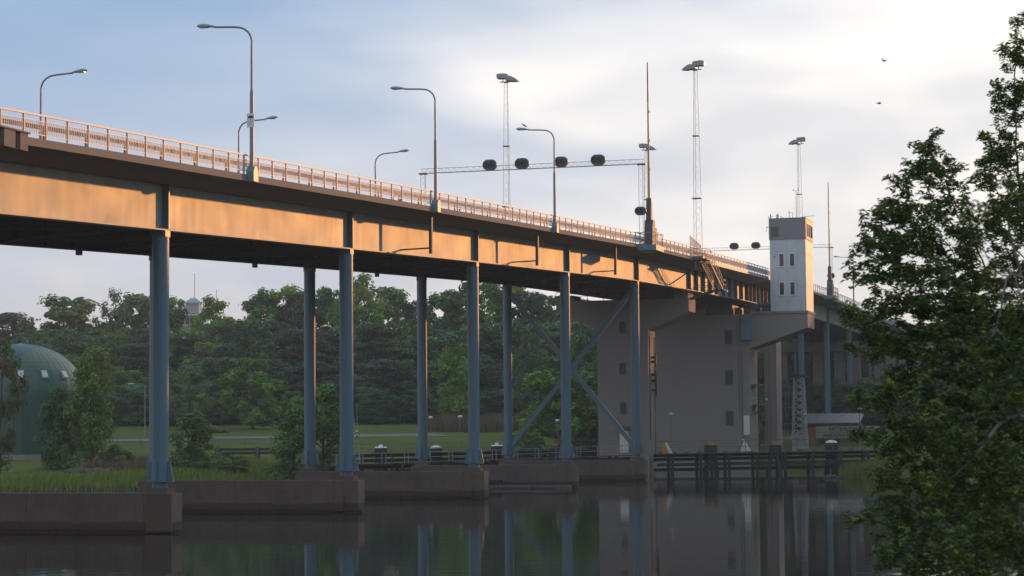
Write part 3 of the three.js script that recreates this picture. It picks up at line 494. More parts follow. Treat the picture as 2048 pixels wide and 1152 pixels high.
// ───────── lattice work
function lattice(a, b, w0, w1, step, r, rd) {   // a three-legged lattice from a up to b
  a = V(a); b = V(b); const d = b.clone().sub(a), L = d.length(), f = d.clone().normalize(); let s = new THREE.Vector3(1, 0, 0); if (Math.abs(f.x) > 0.9) s.set(0, 0, 1);
  const u = new THREE.Vector3().crossVectors(f, s).normalize(), v = new THREE.Vector3().crossVectors(f, u).normalize(), out = [];
  const pt = (k, t) => { const w = lerp(w0, w1, t) * 0.577, an = k * 2.0944 + 0.5; return a.clone().addScaledVector(f, L * t).addScaledVector(u, Math.cos(an) * w).addScaledVector(v, Math.sin(an) * w).toArray(); };
  for (let k = 0; k < 3; k++) { out.push(rod(pt(k, 0), pt(k, 1), r, r, 6)); }
  const n = Math.round(L / step); const dg = [];
  for (let k = 0; k < 3; k++) for (let i = 0; i < n; i++) dg.push(beam(pt(k + (i % 2), i / n), pt(k + 1 - (i % 2), (i + 1) / n), rd, rd));
  return [out, dg];
}
function makeMast() {
  const o = thing('floodlight_mast', '', 'floodlight mast');
  part(o, 'foot', box(-0.6, 0.6, -0.3, 0.003, -0.7, 0.5), M.galvDark);
  const H = [[0, 6.6, 0.95, 0.85], [6.62, 13.7, 0.82, 0.66], [13.72, 21.2, 0.62, 0.42]];
  for (const [y0, y1, a, b] of H) { const [l, d] = lattice([0, y0, 0], [0, y1, 0], a, b, 0.75, 0.022, 0.011); const s = part(o, 'mast_section', l, M.galv); part(s, 'bracing', d, M.galv); part(s, 'joint', box(-b * 0.6, b * 0.6, y1 - 0.06, y1 + 0.008, -b * 0.6, b * 0.6), M.galvDark); }
  part(o, 'cross_arm', [box(-0.12, 0.12, 21.21, 21.3, -0.75, 0.75), box(-0.05, 0.05, 21.3, 21.75, -0.45, -0.35), box(-0.05, 0.05, 21.3, 21.45, 0.3, 0.4)], M.galvDark);
  for (const [dz, dy, s] of [[-0.42, 21.62, -1], [0.5, 21.28, 1]]) {
    const sh = (s < 0 ? [[-0.62, 0.05], [-0.66, 0.5], [-0.35, 0.62], [0.5, 0.56], [0.72, 0.4], [0.6, 0.0]] : [[-0.55, 0.12], [-0.5, 0.5], [0.1, 0.6], [0.55, 0.36], [0.98, -0.02], [0.5, -0.06]]).map(([u, v]) => [u + dz, v + dy]);
    const f = part(o, 'floodlight', prism(sh, 'x', -0.36, 0.36), M.lampHead); part(f, 'glass', s < 0 ? beam([0, dy + 0.012, dz - 0.55], [0, dy - 0.02, dz + 0.5], 0.6, 0.03) : beam([0, dy + 0.04, dz - 0.42], [0, dy - 0.08, dz + 0.45], 0.6, 0.03), M.black);
  }
  return shade(o);
}
const mast = makeMast();
[[128.5, -18.6, 0, 'lattice floodlight mast on the far bridge edge, rising between two street lamps'], [127.4, 3.62, 1, 'tall lattice floodlight mast on the near bridge edge, right of the tall barrier boom'], [201.5, 3.62, 1, 'lattice floodlight mast rising behind the roof of the control tower'], [200.5, -18.6, 0, 'distant floodlight mast whose lamps show beside the middle of the tall barrier boom']].forEach(([x, z, f, l], i) => {
  const o = i ? mast.clone() : mast; if (i) { o.name = numbered('floodlight_mast'); scene.add(o); } o.position.set(x, P(x) + 3.25, z); o.rotation.set(0, f ? Math.PI : 0, 0); o.scale.y = (45.6 + (i > 1 ? 1.0 : 0) - P(x) - 3.25) / 21.8; o.userData = { label: l, category: 'floodlight mast', group: 'floodlight masts of the opening span' };
});

// ───────── signal gantries over the road
function capsule(w, h, d) { const s = new THREE.Shape(), r = h / 2, a = w / 2 - r; s.moveTo(-a, -r); s.lineTo(a, -r); s.absarc(a, 0, r, -Math.PI / 2, Math.PI / 2); s.lineTo(-a, r); s.absarc(-a, 0, r, Math.PI / 2, Math.PI * 1.5); const g = new THREE.ExtrudeGeometry(s, { depth: d - 0.1, bevelEnabled: true, bevelSize: 0.05, bevelThickness: 0.05, bevelSegments: 2, curveSegments: 14 }); g.translate(0, 0, -d / 2 + 0.05); g.rotateY(Math.PI / 2); return g; }
function gantry(x, label, heads, side) {
  const yb = P(x) + 3.25, yB = x > 150 ? 33.62 : 31.36, o = thing('signal_gantry', label, 'signal gantry', [x, yb, 0]); const h = yB - yb;
  for (const z of [3.45, -19.3]) { const [l, d] = lattice([0, 0, z], [0, h, z], 0.55, 0.55, 0.6, 0.02, 0.010); const g = part(o, 'leg', l, M.galv); part(g, 'bracing', d, M.galv); part(g, 'cap', box(-0.35, 0.35, h, h + 0.12, z - 0.45, z + 0.45), M.galvDark); part(g, 'foot', box(-0.4, 0.4, -0.45, 0, z - 0.4, z + 0.4), M.galvDark); }
  const ch = []; for (const [dy, dx] of [[0.1, -0.2], [0.1, 0.2], [0.56, 0]]) ch.push(rod([dx, h + dy, -19.6], [dx, h + dy, 3.7], 0.024, 0.024, 6));
  const b = part(o, 'beam', ch, M.galv); const dg = [];
  for (let k = 0; k < 66; k++) { const z0 = -19.6 + k * 0.353, z1 = z0 + 0.353, e = k % 2; for (const dx of [-0.2, 0.2]) dg.push(beam([e ? dx : 0, h + (e ? 0.1 : 0.56), z0], [e ? 0 : dx, h + (e ? 0.56 : 0.1), z1], 0.010, 0.010)); } part(b, 'bracing', dg, M.galv);
  heads.forEach(([z, y, w]) => {
    const g = capsule(w, w * 0.7, 0.32); g.translate(side * 0.55, y - yb, z); const s = part(o, 'signal_head', g, M.rimBlue);
    const f = capsule(w - 0.14, w * 0.7 - 0.14, 0.12); f.translate(side * 0.68, y - yb, z); const fc = part(s, 'face', f, M.signal);
    for (const k of [-1, 1]) { const c = new THREE.CylinderGeometry(w * 0.17, w * 0.17, 0.16, 18); c.rotateZ(Math.PI / 2); c.translate(side * 0.72, y - yb, z + k * w * 0.2); part(s, 'lamp', c, M.black); const v = new THREE.CylinderGeometry(w * 0.19, w * 0.19, 0.26, 18, 1, true, Math.PI / 2 - 0.2, Math.PI + 0.4); v.rotateZ(Math.PI / 2); v.translate(side * 0.8, y - yb, z + k * w * 0.2); part(s, 'visor', v, M.black); }
    part(s, 'mount', box(0, side * 0.4, y - yb - 0.05, y - yb + 0.05, z - 0.06, z + 0.06), M.galvDark);
  }); return shade(o);
}
gantry(101, 'lattice signal gantry with four dark oval signal heads in a row on its beam', [[-12.08, 31.96, 1.42], [-8.71, 31.96, 1.42], [-4.65, 31.95, 1.36], [-0.84, 31.97, 1.42], [3.4, 26.73, 1.08]], -1);
gantry(234, 'distant signal gantry with two grey oval signal heads left of the control tower', [[-11.9, 34.33, 1.4], [-8.4, 34.34, 1.4], [3.5, 29.15, 1.1]], -1);

// ───────── road barriers with their booms raised
function makeBarrier() {
  const o = thing('barrier_gate', '', 'road barrier');
  part(o, 'platform', [rbox(-2.2, 1.3, -0.75, -0.2, 0.02, 1.9, 0.03)], M.paint);
  part(o, 'cabinet', prism([[-0.75, -0.19], [0.75, -0.19], [0.62, 1.6], [0.5, 2.4], [-0.3, 2.4], [-0.6, 1.6]], 'z', 0.35, 1.2), M.cabinet);
  part(o, 'motor_box', [rbox(0.76, 1.9, 0.6, 1.75, 0.4, 1.1, 0.05), box(0.8, 1.2, -0.19, 0.6, 0.5, 1.0)], M.cabinet);
  part(o, 'boom_socket', prism([[-0.42, 2.403], [0.36, 2.403], [0.2, 4.1], [-0.2, 4.6]], 'z', 0.5, 1.0), M.cabinet);
  const n = 14, y0 = 4.1, y1 = 18.2; for (let k = 0; k < n; k++) { const a = lerp(y0, y1, k / n), b = lerp(y0, y1, (k + 1) / n); part(o, 'boom_section', rod([0, a, 0.75], [0, b - 0.004, 0.75], lerp(0.12, 0.06, k / n), lerp(0.12, 0.06, (k + 1) / n), 10), k > 9 ? (k % 2 ? M.red : M.rust) : k % 2 ? M.amber : M.yellow); }
  for (const y of [7.5, 10.4, 13.3]) part(o, 'boom_lamp', [box(0.1, 0.34, y - 0.04, y + 0.04, 0.72, 0.78), rod([0.34, y - 0.12, 0.75], [0.34, y + 0.12, 0.75], 0.1)], M.black);
  const L = []; for (const x of [-2.1, -1.2, 0.4, 1.2]) L.push(box(x - 0.03, x + 0.03, -0.2, 1.05, 1.8, 1.86)); for (const h of [0.4, 1.02]) L.push(box(-2.1, 1.2, h, h + 0.05, 1.805, 1.855)); L.push(box(-2.15, -2.1, 0.98, 1.05, 0, 1.86), box(1.2, 1.25, 0.98, 1.05, 0, 1.86)); part(o, 'railing', L, M.paint);
  return shade(o);
}
const bar1 = makeBarrier(); const bar2 = bar1.clone(); bar2.name = numbered('barrier_gate'); scene.add(bar2);
bar1.position.set(101.9, P(101.9) + 3.22, 3.2); bar2.position.set(228.8, P(228.8) + 3.22, 3.2); bar2.scale.set(1, 0.97, 1);
bar1.userData = { label: 'road barrier with tall upright yellow and red boom, beside the gantry leg', category: 'road barrier', group: 'raised road barriers' };
bar2.userData = { label: 'smaller distant road barrier with upright boom, right of the control tower', category: 'road barrier', group: 'raised road barriers' };

// ───────── dome camera pole and small posts on the far side of the deck
{ const x = 86, c = thing('camera_pole', 'slim pole with a hooked arm holding a dome camera, above the far parapet', 'camera pole', [x, P(x) + 3.25, -17.3]);
  part(c, 'pole', rod([0, 0, 0], [0, 4.2, 0], 0.09, 0.07), M.galvDark); part(c, 'arm', tube([[0, 3.8, 0], [0, 4.5, 0.05], [0, 4.75, 0.4], [0, 4.6, 0.75], [0, 4.3, 0.8]], 0.045), M.galvDark);
  part(c, 'dome_camera', [rod([0, 3.5, 0.8], [0, 4.3, 0.8], 0.3, 0.08, 14), new THREE.SphereGeometry(0.2, 12, 8).translate(0, 3.45, 0.8)], M.galvDark); part(c, 'sunshade', [box(-0.15, 0.15, 3.55, 3.6, -0.2, 2.1)], M.galv);
  const k = thing('signal_post', 'short post with a small box on top, right of the dome camera pole', 'post', [x, P(x) + 3.25, -16.0]); part(k, 'pole', rod([0, 0, 0], [0, 2.2, 0], 0.07), M.galvDark); part(k, 'box', rbox(-0.2, 0.2, 2.2, 2.6, -0.2, 0.2, 0.03), M.galvDark);
  const q = thing('lattice_post', 'short lattice post rising just above the far parapet, left of the dome camera pole', 'post', [x - 1, P(x) + 3.25, -17.2]); const [l, d] = lattice([0, 0, -1], [0, 2.7, -1], 0.5, 0.5, 0.4, 0.035, 0.02); part(q, 'legs', l, M.galv); part(q, 'bracing', d, M.galv); }

// ───────── birds
M.gull = std({ color: new THREE.Color().setRGB(0.42, 0.43, 0.44), roughness: 0.8 }); M.gullDark = std({ color: new THREE.Color().setRGB(0.06, 0.065, 0.07), roughness: 0.8 });
function bird(label, pos, turn, flap, mat) {
  const o = thing('gull', label, 'bird', pos, turn);
  const rings = [[-0.34, 0.012, 0], [-0.2, 0.05, 0], [0, 0.085, 0.005], [0.14, 0.075, 0.015], [0.2, 0.05, 0.035], [0.25, 0.055, 0.045], [0.29, 0.04, 0.045], [0.31, 0.015, 0.04], [0.37, 0.006, 0.03]]; const L = [];
  const seg = 10, pt = (r, k) => { const a = k / seg * 6.28318; return [r[0], r[2] + Math.cos(a) * r[1], Math.sin(a) * r[1]]; };
  for (let i = 0; i < rings.length - 1; i++) for (let k = 0; k < seg; k++) L.push([pt(rings[i], k), pt(rings[i + 1], k), pt(rings[i + 1], k + 1), pt(rings[i], k + 1)]);
  if (flap != null) {   // spread wings: inner arm up, hand drooping back, with thickness
    for (const s of [1, -1]) { const a = flap, W = [[0.10, 0.04, 0.05, 0.17], [0.12, 0.04 + 0.2 * Math.sin(a), 0.28, 0.17], [0.05, 0.04 + 0.24 * Math.sin(a) + 0.02, 0.45, 0.12], [-0.12, 0.04 + 0.2 * Math.sin(a), 0.72, 0.02]];
      for (let i = 0; i < 3; i++) { const [x0, y0, z0, c0] = W[i], [x1, y1, z1, c1] = W[i + 1]; for (const t of [0.008, -0.008]) L.push([[x0, y0 + t, s * z0], [x1, y1 + t, s * z1], [x1 - c1, y1, s * z1], [x0 - c0, y0, s * z0]]); } }
  } else { for (const s of [1, -1]) { L.push([[0.12, 0.07, s * 0.06], [-0.05, 0.06, s * 0.095], [-0.42, 0.0, s * 0.02], [-0.1, 0.085, s * 0.03]]); } }
  const body = part(o, 'body', quads(L), mat); if (flap == null) { body.rotation.z = 0.5; body.position.y = 0.22; part(o, 'leg', rod([0, 0, 0.03], [0, 0.2, 0.03], 0.008), M.yellow); part(o, 'leg', rod([0, 0, -0.03], [0, 0.2, -0.03], 0.008), M.yellow); }
  o.scale.setScalar(flap != null ? 0.62 : 0.85); return shade(o);
}
bird('gull flying highest, above the gap between tower and tree', [44.76, 30.81, 33.79], 0.9, 0.9, M.gullDark);
bird('lower flying gull, wings level, beneath the other one', [44.83, 27.85, 33.34], 2.2, 0.35, M.gullDark);
bird('gull standing on the head of the third street lamp', [68.6, P(68.6) + 3.25 + 8.60, 0.72], 1.9, null, M.gull);
bird('white gull standing on top of the dark green dome', [129.3, 17.2, -82.3], 0.5, null, M.whitePlain);
bird('dark bird sitting on the bridge edge right of the second near lamp', [43.6, P(43.6) + 3.222, 2.95], 0.2, null, M.gullDark);

// ───────── left bank: dome, fences, timber guides
{
  const cx = 130.4, cz = -81.5, yb = ground(cx, cz) - 0.3, R = 7.75, wall = 7.6;
  M.dome = std({ map: paintTex([0.030, 0.092, 0.066], 0.22, 10, 9, 7.1), roughness: 0.30, metalness: 0.1 });
  const o = thing('storage_dome', 'big dark green domed storage building on the left bank with small hooded vents', 'storage building', [cx, yb, cz]);
  const N = 48, prof = []; for (let k = 0; k <= 16; k++) { const a = k / 16 * Math.PI / 2; prof.push([R * Math.cos(a), wall + 6.5 * Math.sin(a)]); } prof.unshift([R, 0]);
  for (let s = 0; s < N; s++) {   // each curved sheet is its own piece, with a raised seam
    const a0 = s / N * 6.28318, a1 = (s + 1) / N * 6.28318, L = [];
    for (let i = 0; i < prof.length - 1; i++) { const [r0, y0] = prof[i], [r1, y1] = prof[i + 1]; L.push([[r0 * Math.cos(a0), y0, r0 * Math.sin(a0)], [r1 * Math.cos(a0), y1, r1 * Math.sin(a0)], [r1 * Math.cos(a1), y1, r1 * Math.sin(a1)], [r0 * Math.cos(a1), y0, r0 * Math.sin(a1)]]); }
    const g = quads(L); const sh = part(o, 'sheet', g, M.dome);
    const seam = []; for (let i = 0; i < prof.length - 1; i++) { const [r0, y0] = prof[i], [r1, y1] = prof[i + 1]; if (r1 > 0.4) seam.push(beam([(r0 + 0.006) * Math.cos(a0), y0, (r0 + 0.006) * Math.sin(a0)], [(r1 + 0.006) * Math.cos(a0), y1 + 0.006, (r1 + 0.006) * Math.sin(a0)], 0.02, 0.024)); } part(sh, 'seam', seam, M.dome);
  }
  part(o, 'plinth', [rod([0, -0.5, 0], [0, 0.55, 0], R + 0.25, R + 0.25, 48)], M.tower);
  const toCam = Math.atan2(50.68 - cz, -105.2 - cx);
  for (const [da, r] of [[-0.62, 1], [-0.245, 1], [0.125, 1], [0.51, 1], [0.9, 1]]) {
    const a = toCam - da + 0.13, v = new THREE.Group(); v.name = 'vent_hood'; const y = 10.1, rr = R * Math.sqrt(1 - ((y - wall) / 6.5) ** 2);
    const g = prism([[-0.35, -0.45], [0.55, -0.45], [0.55, -0.25], [-0.05, 0.5], [-0.35, 0.5]], 'z', -0.33, 0.33); g.rotateY(-a); g.translate(rr * Math.cos(a), y, rr * Math.sin(a)); part(o, 'vent_hood', g, M.steelPale);
  }
}
function fence(name, label, cat, pts, step, h, rails, mat, offs = 0) {
  const o = thing(name, label, cat, [pts[0][0], pts[0][1], pts[0][2]]); const B = V(pts[0]);
  for (let i = 0; i < pts.length - 1; i++) { const a = V(pts[i]).sub(B), b = V(pts[i + 1]).sub(B), L = a.distanceTo(b), n = Math.max(1, Math.round(L / step));
    for (let k = i ? 1 : 0; k <= n; k++) { const p = a.clone().lerp(b, k / n); part(o, 'post', box(p.x - 0.05, p.x + 0.05, p.y - 0.4, p.y + h, p.z - 0.05, p.z + 0.05), mat); }
    for (const y of rails) part(o, 'rail', beam([a.x, a.y + y, a.z], [b.x, b.y + y, b.z], 0.06, 0.08), mat); }
  return o;
}
const gp = (x, z, d = 0) => [x, ground(x, z) + d, z];
fence('bank_fence', 'low dark two-rail fence along the grass in front of the gravel road', 'fence', [gp(158, -96), gp(160, -80), gp(163, -66), gp(166, -52)], 3.2, 1.1, [1.08, 0.55], M.galvDark);
fence('bank_fence', 'long grey rail fence on the grass behind the timber jetty', 'fence', [gp(152, -46), gp(158, -40), gp(176, -38), gp(192, -28)], 3.2, 1.2, [1.18, 0.6], M.galvDark);
// timber guide wall on the left: stringers on stout posts
function guideWall(label, A, B, o) {
  const t = thing('timber_guide_wall', label, 'timber jetty', A); const b = V(B).sub(V(A)), L = b.length(), dir = b.clone().normalize(), nrm = new THREE.Vector3(-dir.z, 0, dir.x);
  const at = (s, y, n = 0) => { const p = dir.clone().multiplyScalar(s).addScaledVector(nrm, n); return [p.x, p.y + y, p.z]; };
  for (const [y, n] of o.beams) part(t, 'fender_beam', beam(at(0, y, n), at(L, y, n), 0.3, 0.34), M.wood);
  for (let s = 0; s < L; s += o.plank) { const e = Math.min(L, s + o.plank - 0.02); part(t, 'deck_board', beam(at(s, -0.06), at(e, -0.06), o.w, 0.1), M.woodPale); }
  for (let s = o.pile / 2; s < L; s += o.pile) for (const n of [-o.w / 2, o.w / 2]) part(t, 'pile', rod(at(s, -V(A).y - 2, n), at(s, -0.12, n), 0.2, 0.18, 10), M.wood);
  for (let s = 0.2; s < L; s += o.post) { if (o.rail) { part(t, 'rail_post', beam(at(s, 0, o.rn), at(s, o.rail, o.rn), 0.05, 0.05), o.rm); if (o.dbl) part(t, 'rail_post', beam(at(s + 0.45, 0, o.rn), at(s + 0.45, o.rail, o.rn), 0.05, 0.05), o.rm); } }
  if (o.rail) for (const h of [o.rail, o.rail * 0.5]) part(t, 'handrail', beam(at(0, h, o.rn), at(L, h, o.rn), 0.06, 0.06), o.rm);
  for (let s = 0.6; s < L; s += o.block) part(t, 'fender_block', beam(at(s, 0.02, o.beams[0][1]), at(s + 0.5, 0.02, o.beams[0][1]), 0.34, 0.24), M.woodPale);
  return t;
}
guideWall('sloping timber walkway with pale double rail posts, behind the middle bridge columns', [105.5, 1.85, -31.2], [130.6, 2.42, -4.6], { beams: [[-0.45, -0.8], [-1.0, -0.85]], plank: 1.9, w: 1.5, pile: 5.2, post: 2.6, rail: 1.05, rn: 0.8, rm: M.steelPale, dbl: true, block: 9 });
guideWall('dark timber fender wall in front of the bascule pier, between it and the right bank', [136.4, 2.45, -3.4], [149.5, 2.62, 20.5], { beams: [[-0.28, -0.9], [-0.72, -0.95], [-1.3, 0.4], [-1.9, -0.92]], plank: 1.9, w: 1.6, pile: 3.4, post: 2.7, rail: 1.35, rn: -0.7, rm: M.galvDark, dbl: false, block: 1.55 });
guideWall('low dark timber fender behind the walkway, along the far edge of the water', [139, 2.55, -46], [150, 2.9, -12.5], { beams: [[-0.3, -0.8], [-0.9, -0.8], [-1.5, -0.8]], plank: 2.2, w: 1.3, pile: 3.6, post: 2.6, rail: 1.1, rn: 0.5, rm: M.galvDark, dbl: false, block: 2.0 });
{ const g = thing('timber_barrier', 'short dark timber beam barrier on two posts by the grass, right of the first column', 'barrier', [133.6, ground(133.6, -57.2), -57.2]);
  for (const [y, n] of [[0.95, 0], [0.5, 0.05]]) part(g, 'beam', beam([0, y, n], [3.6, y, 11 + n], 0.28, 0.3), M.wood); for (const k of [0.04, 0.45, 0.93]) part(g, 'post', box(3.6 * k - 0.22, 3.6 * k + 0.22, -0.4, 1.2, 11 * k - 0.22, 11 * k + 0.22), M.woodPale); }
// mooring dolphins: bundles of raking piles with a cap
function dolphin(label, x, y, z, cap, n = 7, spread = 0.45, h = 0.9) {
  const o = thing('mooring_dolphin', label, 'mooring dolphin', [x, 0, z]); const yt = y;
  for (let k = 0; k < n; k++) { const a = k / n * 6.28318, r0 = 0.55 + spread, r1 = 0.5; part(o, 'pile', rod([Math.cos(a) * r0, -2.2, Math.sin(a) * r0], [Math.cos(a) * r1, yt - h + 0.02, Math.sin(a) * r1], 0.19, 0.17, 10), M.wood); }
  part(o, 'head', [rod([0, yt - h, 0], [0, yt - 0.003, 0], 0.82, 0.74, 14), rod([0, yt - h - 0.14, 0], [0, yt - h - 0.003, 0], 0.9, 0.9, 14)], M.wood);
  if (cap === 'y') part(o, 'cap', [box(-0.27, 0.27, yt, yt + 0.4, -0.27, 0.27)], M.yellow);
  else if (cap === 'w') part(o, 'cap', [rod([0, yt, 0], [0, yt + 0.14, 0], 0.8, 0.62, 16), rod([0, yt + 0.14, 0], [0, yt + 0.42, 0], 0.3, 0.2, 12)], M.whitePlain);
  else if (cap === 'd') part(o, 'cap', new THREE.SphereGeometry(0.72, 16, 6, 0, 6.2832, 0, 1.571).scale(1, 0.45, 1).translate(0, yt, 0), M.whitePlain);
  return shade(o);
}
dolphin('mooring dolphin with a white peaked cap on the far fender, right of the life buoy', 142.2, 3.25, -39.0, 'w');
dolphin('mooring dolphin with rounded white cap, beside lamp posts left of third near column', 144.2, 3.15, -32.6, 'd');
dolphin('mooring dolphin with flat white cap beside the foot of the cross brace', 146.2, 3.35, -25.4, 'w');
dolphin('mooring dolphin with a yellow cap and white drum, left of the fourth near column', 148.2, 3.25, -18.6, 'y');
dolphin('stout timber dolphin with yellow cap in front of the bascule pier, piles close together', 139.8, 3.35, 2.3, 'y', 9, 0.55, 1.2);
dolphin('timber dolphin with yellow cap on splayed raking legs, below the narrow dark pier', 142.9, 3.3, 9.3, 'y', 5, 1.15, 0.8);
dolphin('timber dolphin with a low white cap in front of the boathouse', 148.6, 3.45, 15.0, 'd', 7, 0.5, 1.1);
single('cable_drum', 'small white drum standing beside the yellow capped dolphin', 'drum', [rod([0, 0, -0.35], [0, 0, 0.35], 0.5, 0.5, 18)], M.whitePlain, [148.6, 3.05, -17.0]);
{ const y = thing('channel_marker', 'yellow and white slanted channel marker at the left end of the fender wall', 'marker', [136.9, 2.46, -2.1]); part(y, 'panel', prism([[-0.7, 0], [0.55, 0], [-0.1, 1.25], [-0.55, 1.25]], 'x', -0.05, 0.05), M.yellow); part(y, 'stripe', prism([[0.1, 0.01], [0.55, 0.01], [-0.1, 1.25], [-0.35, 1.25]], 'x', -0.075, -0.052), M.whitePlain); part(y, 'stay', beam([0.7, 0, -0.2], [0.05, 1.0, -0.2], 0.06, 0.06), M.galvDark);
  const w = thing('channel_marker', 'white triangular channel marker below the notice board of the bascule pier', 'marker', [142.4, 2.6, 5.7]); part(w, 'panel', prism([[-0.85, 0], [0.85, 0], [0.05, 1.4], [-0.2, 1.4]], 'x', -0.05, 0.05), M.whitePlain); part(w, 'stripe', prism([[-0.85, 0.02], [-0.45, 0.02], [0.0, 1.3], [-0.2, 1.3]], 'x', -0.075, -0.052), M.paint); part(w, 'stay', beam([0.7, 0, 0], [0.05, 1.0, 0], 0.06, 0.06), M.galvDark); }
// small post lamps
function postLamp(label, x, z, top, head = 'w') {
  const yb = head === 'j' ? 2.4 : Math.max(0.3, ground(x, z)), o = thing('post_lamp', label, 'lamp post', [x, yb, z], 0, 'small lamp posts along the banks'); const h = top - yb;
  part(o, 'pole', rod([0, -0.3, 0], [0, h, 0], 0.055, 0.04), M.galv); part(o, 'lamp_head', [rod([0, h, 0], [0, h + 0.16, 0], 0.16, 0.3, 14), new THREE.SphereGeometry(0.3, 14, 6, 0, 6.2832, 0, 1.571).scale(1, 0.6, 1).translate(0, h + 0.16, 0)], M.whitePlain); return shade(o);
}
postLamp('white headed lamp post left of the third near column, the left one of that pair', 150, -35.2, 6.75); postLamp('white headed lamp post touching the third near column, right one of that pair', 146.5, -30.2, 6.8);
postLamp('lamp post standing in front of the wide wall of the bascule pier', 147.3, -4.0, 6.85, 'j'); postLamp('lamp post right of the boathouse roof, at the edge of the leaves', 157.6, 17.2, 7.3, 'j');
postLamp('lamp post half hidden by the yellow striped pier corner', 140.8, -5.0, 6.9, 'j'); postLamp('lamp post rising from the bright green tree behind the fourth near column', 182, -34.5, 11.4);
postLamp('tall thin lamp post left of the second near column, among the trees', 203.8, -69.2, 12.1); postLamp('lamp post whose white head shows over the small round bush', 176.5, -81.5, 6.6);
postLamp('lamp post behind the fourth near column, only the head showing', 165.5, -23, 6.3);
{ const x = 196, z = -97, o = thing('road_lamp', 'grey road lamp with a long arm to the left, beside the first bridge column', 'street lamp', [x, ground(x, z), z]); const h = 12.7 - ground(x, z); part(o, 'pole', rod([0, 0, 0], [0, h, 0], 0.1, 0.06), M.galv); part(o, 'arm', tube([[0, h - 0.1, 0], [0, h + 0.1, -0.4], [-0.2, h + 0.15, -2.1]], 0.04), M.galv); part(o, 'lamp_head', rbox(-0.5, 0.1, h + 0.1, h + 0.26, -2.6, -1.9, 0.06), M.whitePlain); }
{ const o = thing('rescue_ladder', 'tall white ladder frame by the water behind the second near column', 'ladder', [129.6, 1.6, -37.4], -0.3); for (const z of [-0.24, 0.24]) part(o, 'stile', beam([0, 0, z * 1.3], [-0.2, 5.4, z], 0.05, 0.05), M.steelPale); for (let k = 1; k < 13; k++) part(o, 'rung', beam([-0.015 * k, k * 0.42, -0.3], [-0.015 * k, k * 0.42, 0.3], 0.035, 0.035), M.steelPale); part(o, 'mast', rod([-0.2, 5.3, 0.15], [-0.2, 7.0, 0.15], 0.02), M.steelPale); part(o, 'stay', beam([0, 0, 0.55], [-0.1, 3.2, 0.24], 0.04, 0.04), M.steelPale);
  const b = thing('life_buoy', 'red and white ring life buoy hanging on the ladder frame', 'life buoy', [129.3, 5.0, -37.4], -0.3); for (let k = 0; k < 8; k++) { const g = new THREE.TorusGeometry(0.31, 0.085, 10, 8, 0.785 - 0.004); g.rotateZ(k * 0.7854); g.rotateY(Math.PI / 2); part(b, 'segment', g, k % 2 ? M.red : M.whitePlain); } }
{ const g = thing('floating_boom', 'weathered floating timber boom lying along the waterline of the fourth footing', 'floating boom', [82.3, 0.12, -13.5]); for (let k = 0; k < 4; k++) part(g, 'log', rod([0, 0, k * 3.6], [0.05, 0, k * 3.6 + 3.5], 0.22, 0.2, 10), M.woodPale); part(g, 'end_float', rbox(-0.6, 0.5, -0.2, 0.18, 12.9, 14.3, 0.05), M.woodPale); part(g, 'step', [box(0.25, 0.6, 0.1, 0.55, 6, 6.3), box(0.25, 0.6, 0.1, 0.55, 7.3, 7.6), box(0.2, 0.65, 0.55, 0.65, 5.9, 7.7)], M.wood); }

// ───────── right bank behind the bridge: boathouse with its notices, lattice tower
{
  const X = 225, Z = 0.4, W = 8.0, yb = 2.35, o = thing('boathouse', 'low dark red boathouse with ridged roof and two long white lettered boards', 'boathouse', [X, yb, Z], 0.0);
  part(o, 'wall', box(0, 5, -0.5, 3.6, 0, W), M.brick);
  for (let z = -0.35, k = 0; z < W + 0.2; z += 0.44, k++) part(o, 'roof_rib', prism([[-0.45, 3.55], [5.4, 5.0], [5.4, 5.14], [-0.45, 3.69]], 'z', z, z + 0.17), M.roofRib);
  part(o, 'roof', prism([[-0.4, 3.5], [5.4, 4.95], [5.4, 5.0], [-0.4, 3.55]], 'z', -0.4, W + 0.3), M.galvDark);
  const font = await new FontLoader().loadAsync('fonts/droid/droid_sans_bold.typeface.json');
  const txt = (s, size, y, z) => { const g = new TextGeometry(s, { font, size, depth: 0.03, curveSegments: 3 }); g.computeBoundingBox(); const w = g.boundingBox.max.x; const p = g.attributes.position; for (let i = 0; i < p.count; i++) { const x = p.getX(i), yy = p.getY(i), zz = p.getZ(i); p.setXYZ(i, -0.13 - zz, yy + y, z - w / 2 + x); } g.computeVertexNormals(); return g; };
  for (const [s, y] of [['VATTENLEDNING', 2.42], ['ANKRING FÖRBJUDEN', 1.48]]) { const b = part(o, 'notice_board', box(-0.12, -0.004, y - 0.2, y + 0.66, 1.5, 11.2), M.board); part(b, 'lettering', txt(s, 0.52, y - 0.02, 6.4), M.black); }
  part(o, 'board_frame', [box(-0.1, 0.0, -0.5, 1.27, W + 0.6, W + 0.75), box(-0.1, 0, -0.5, 1.27, 11.0, 11.15)], M.galvDark);
  part(o, 'window', [box(-0.03, -0.004, 0.3, 1.1, 2.0, 2.9), box(-0.03, -0.004, 0.3, 1.1, 4.2, 5.1)], M.glass);
  part(o, 'painted_panel', box(-0.05, -0.004, 0.2, 2.9, 0.3, 1.4), M.rust);
}
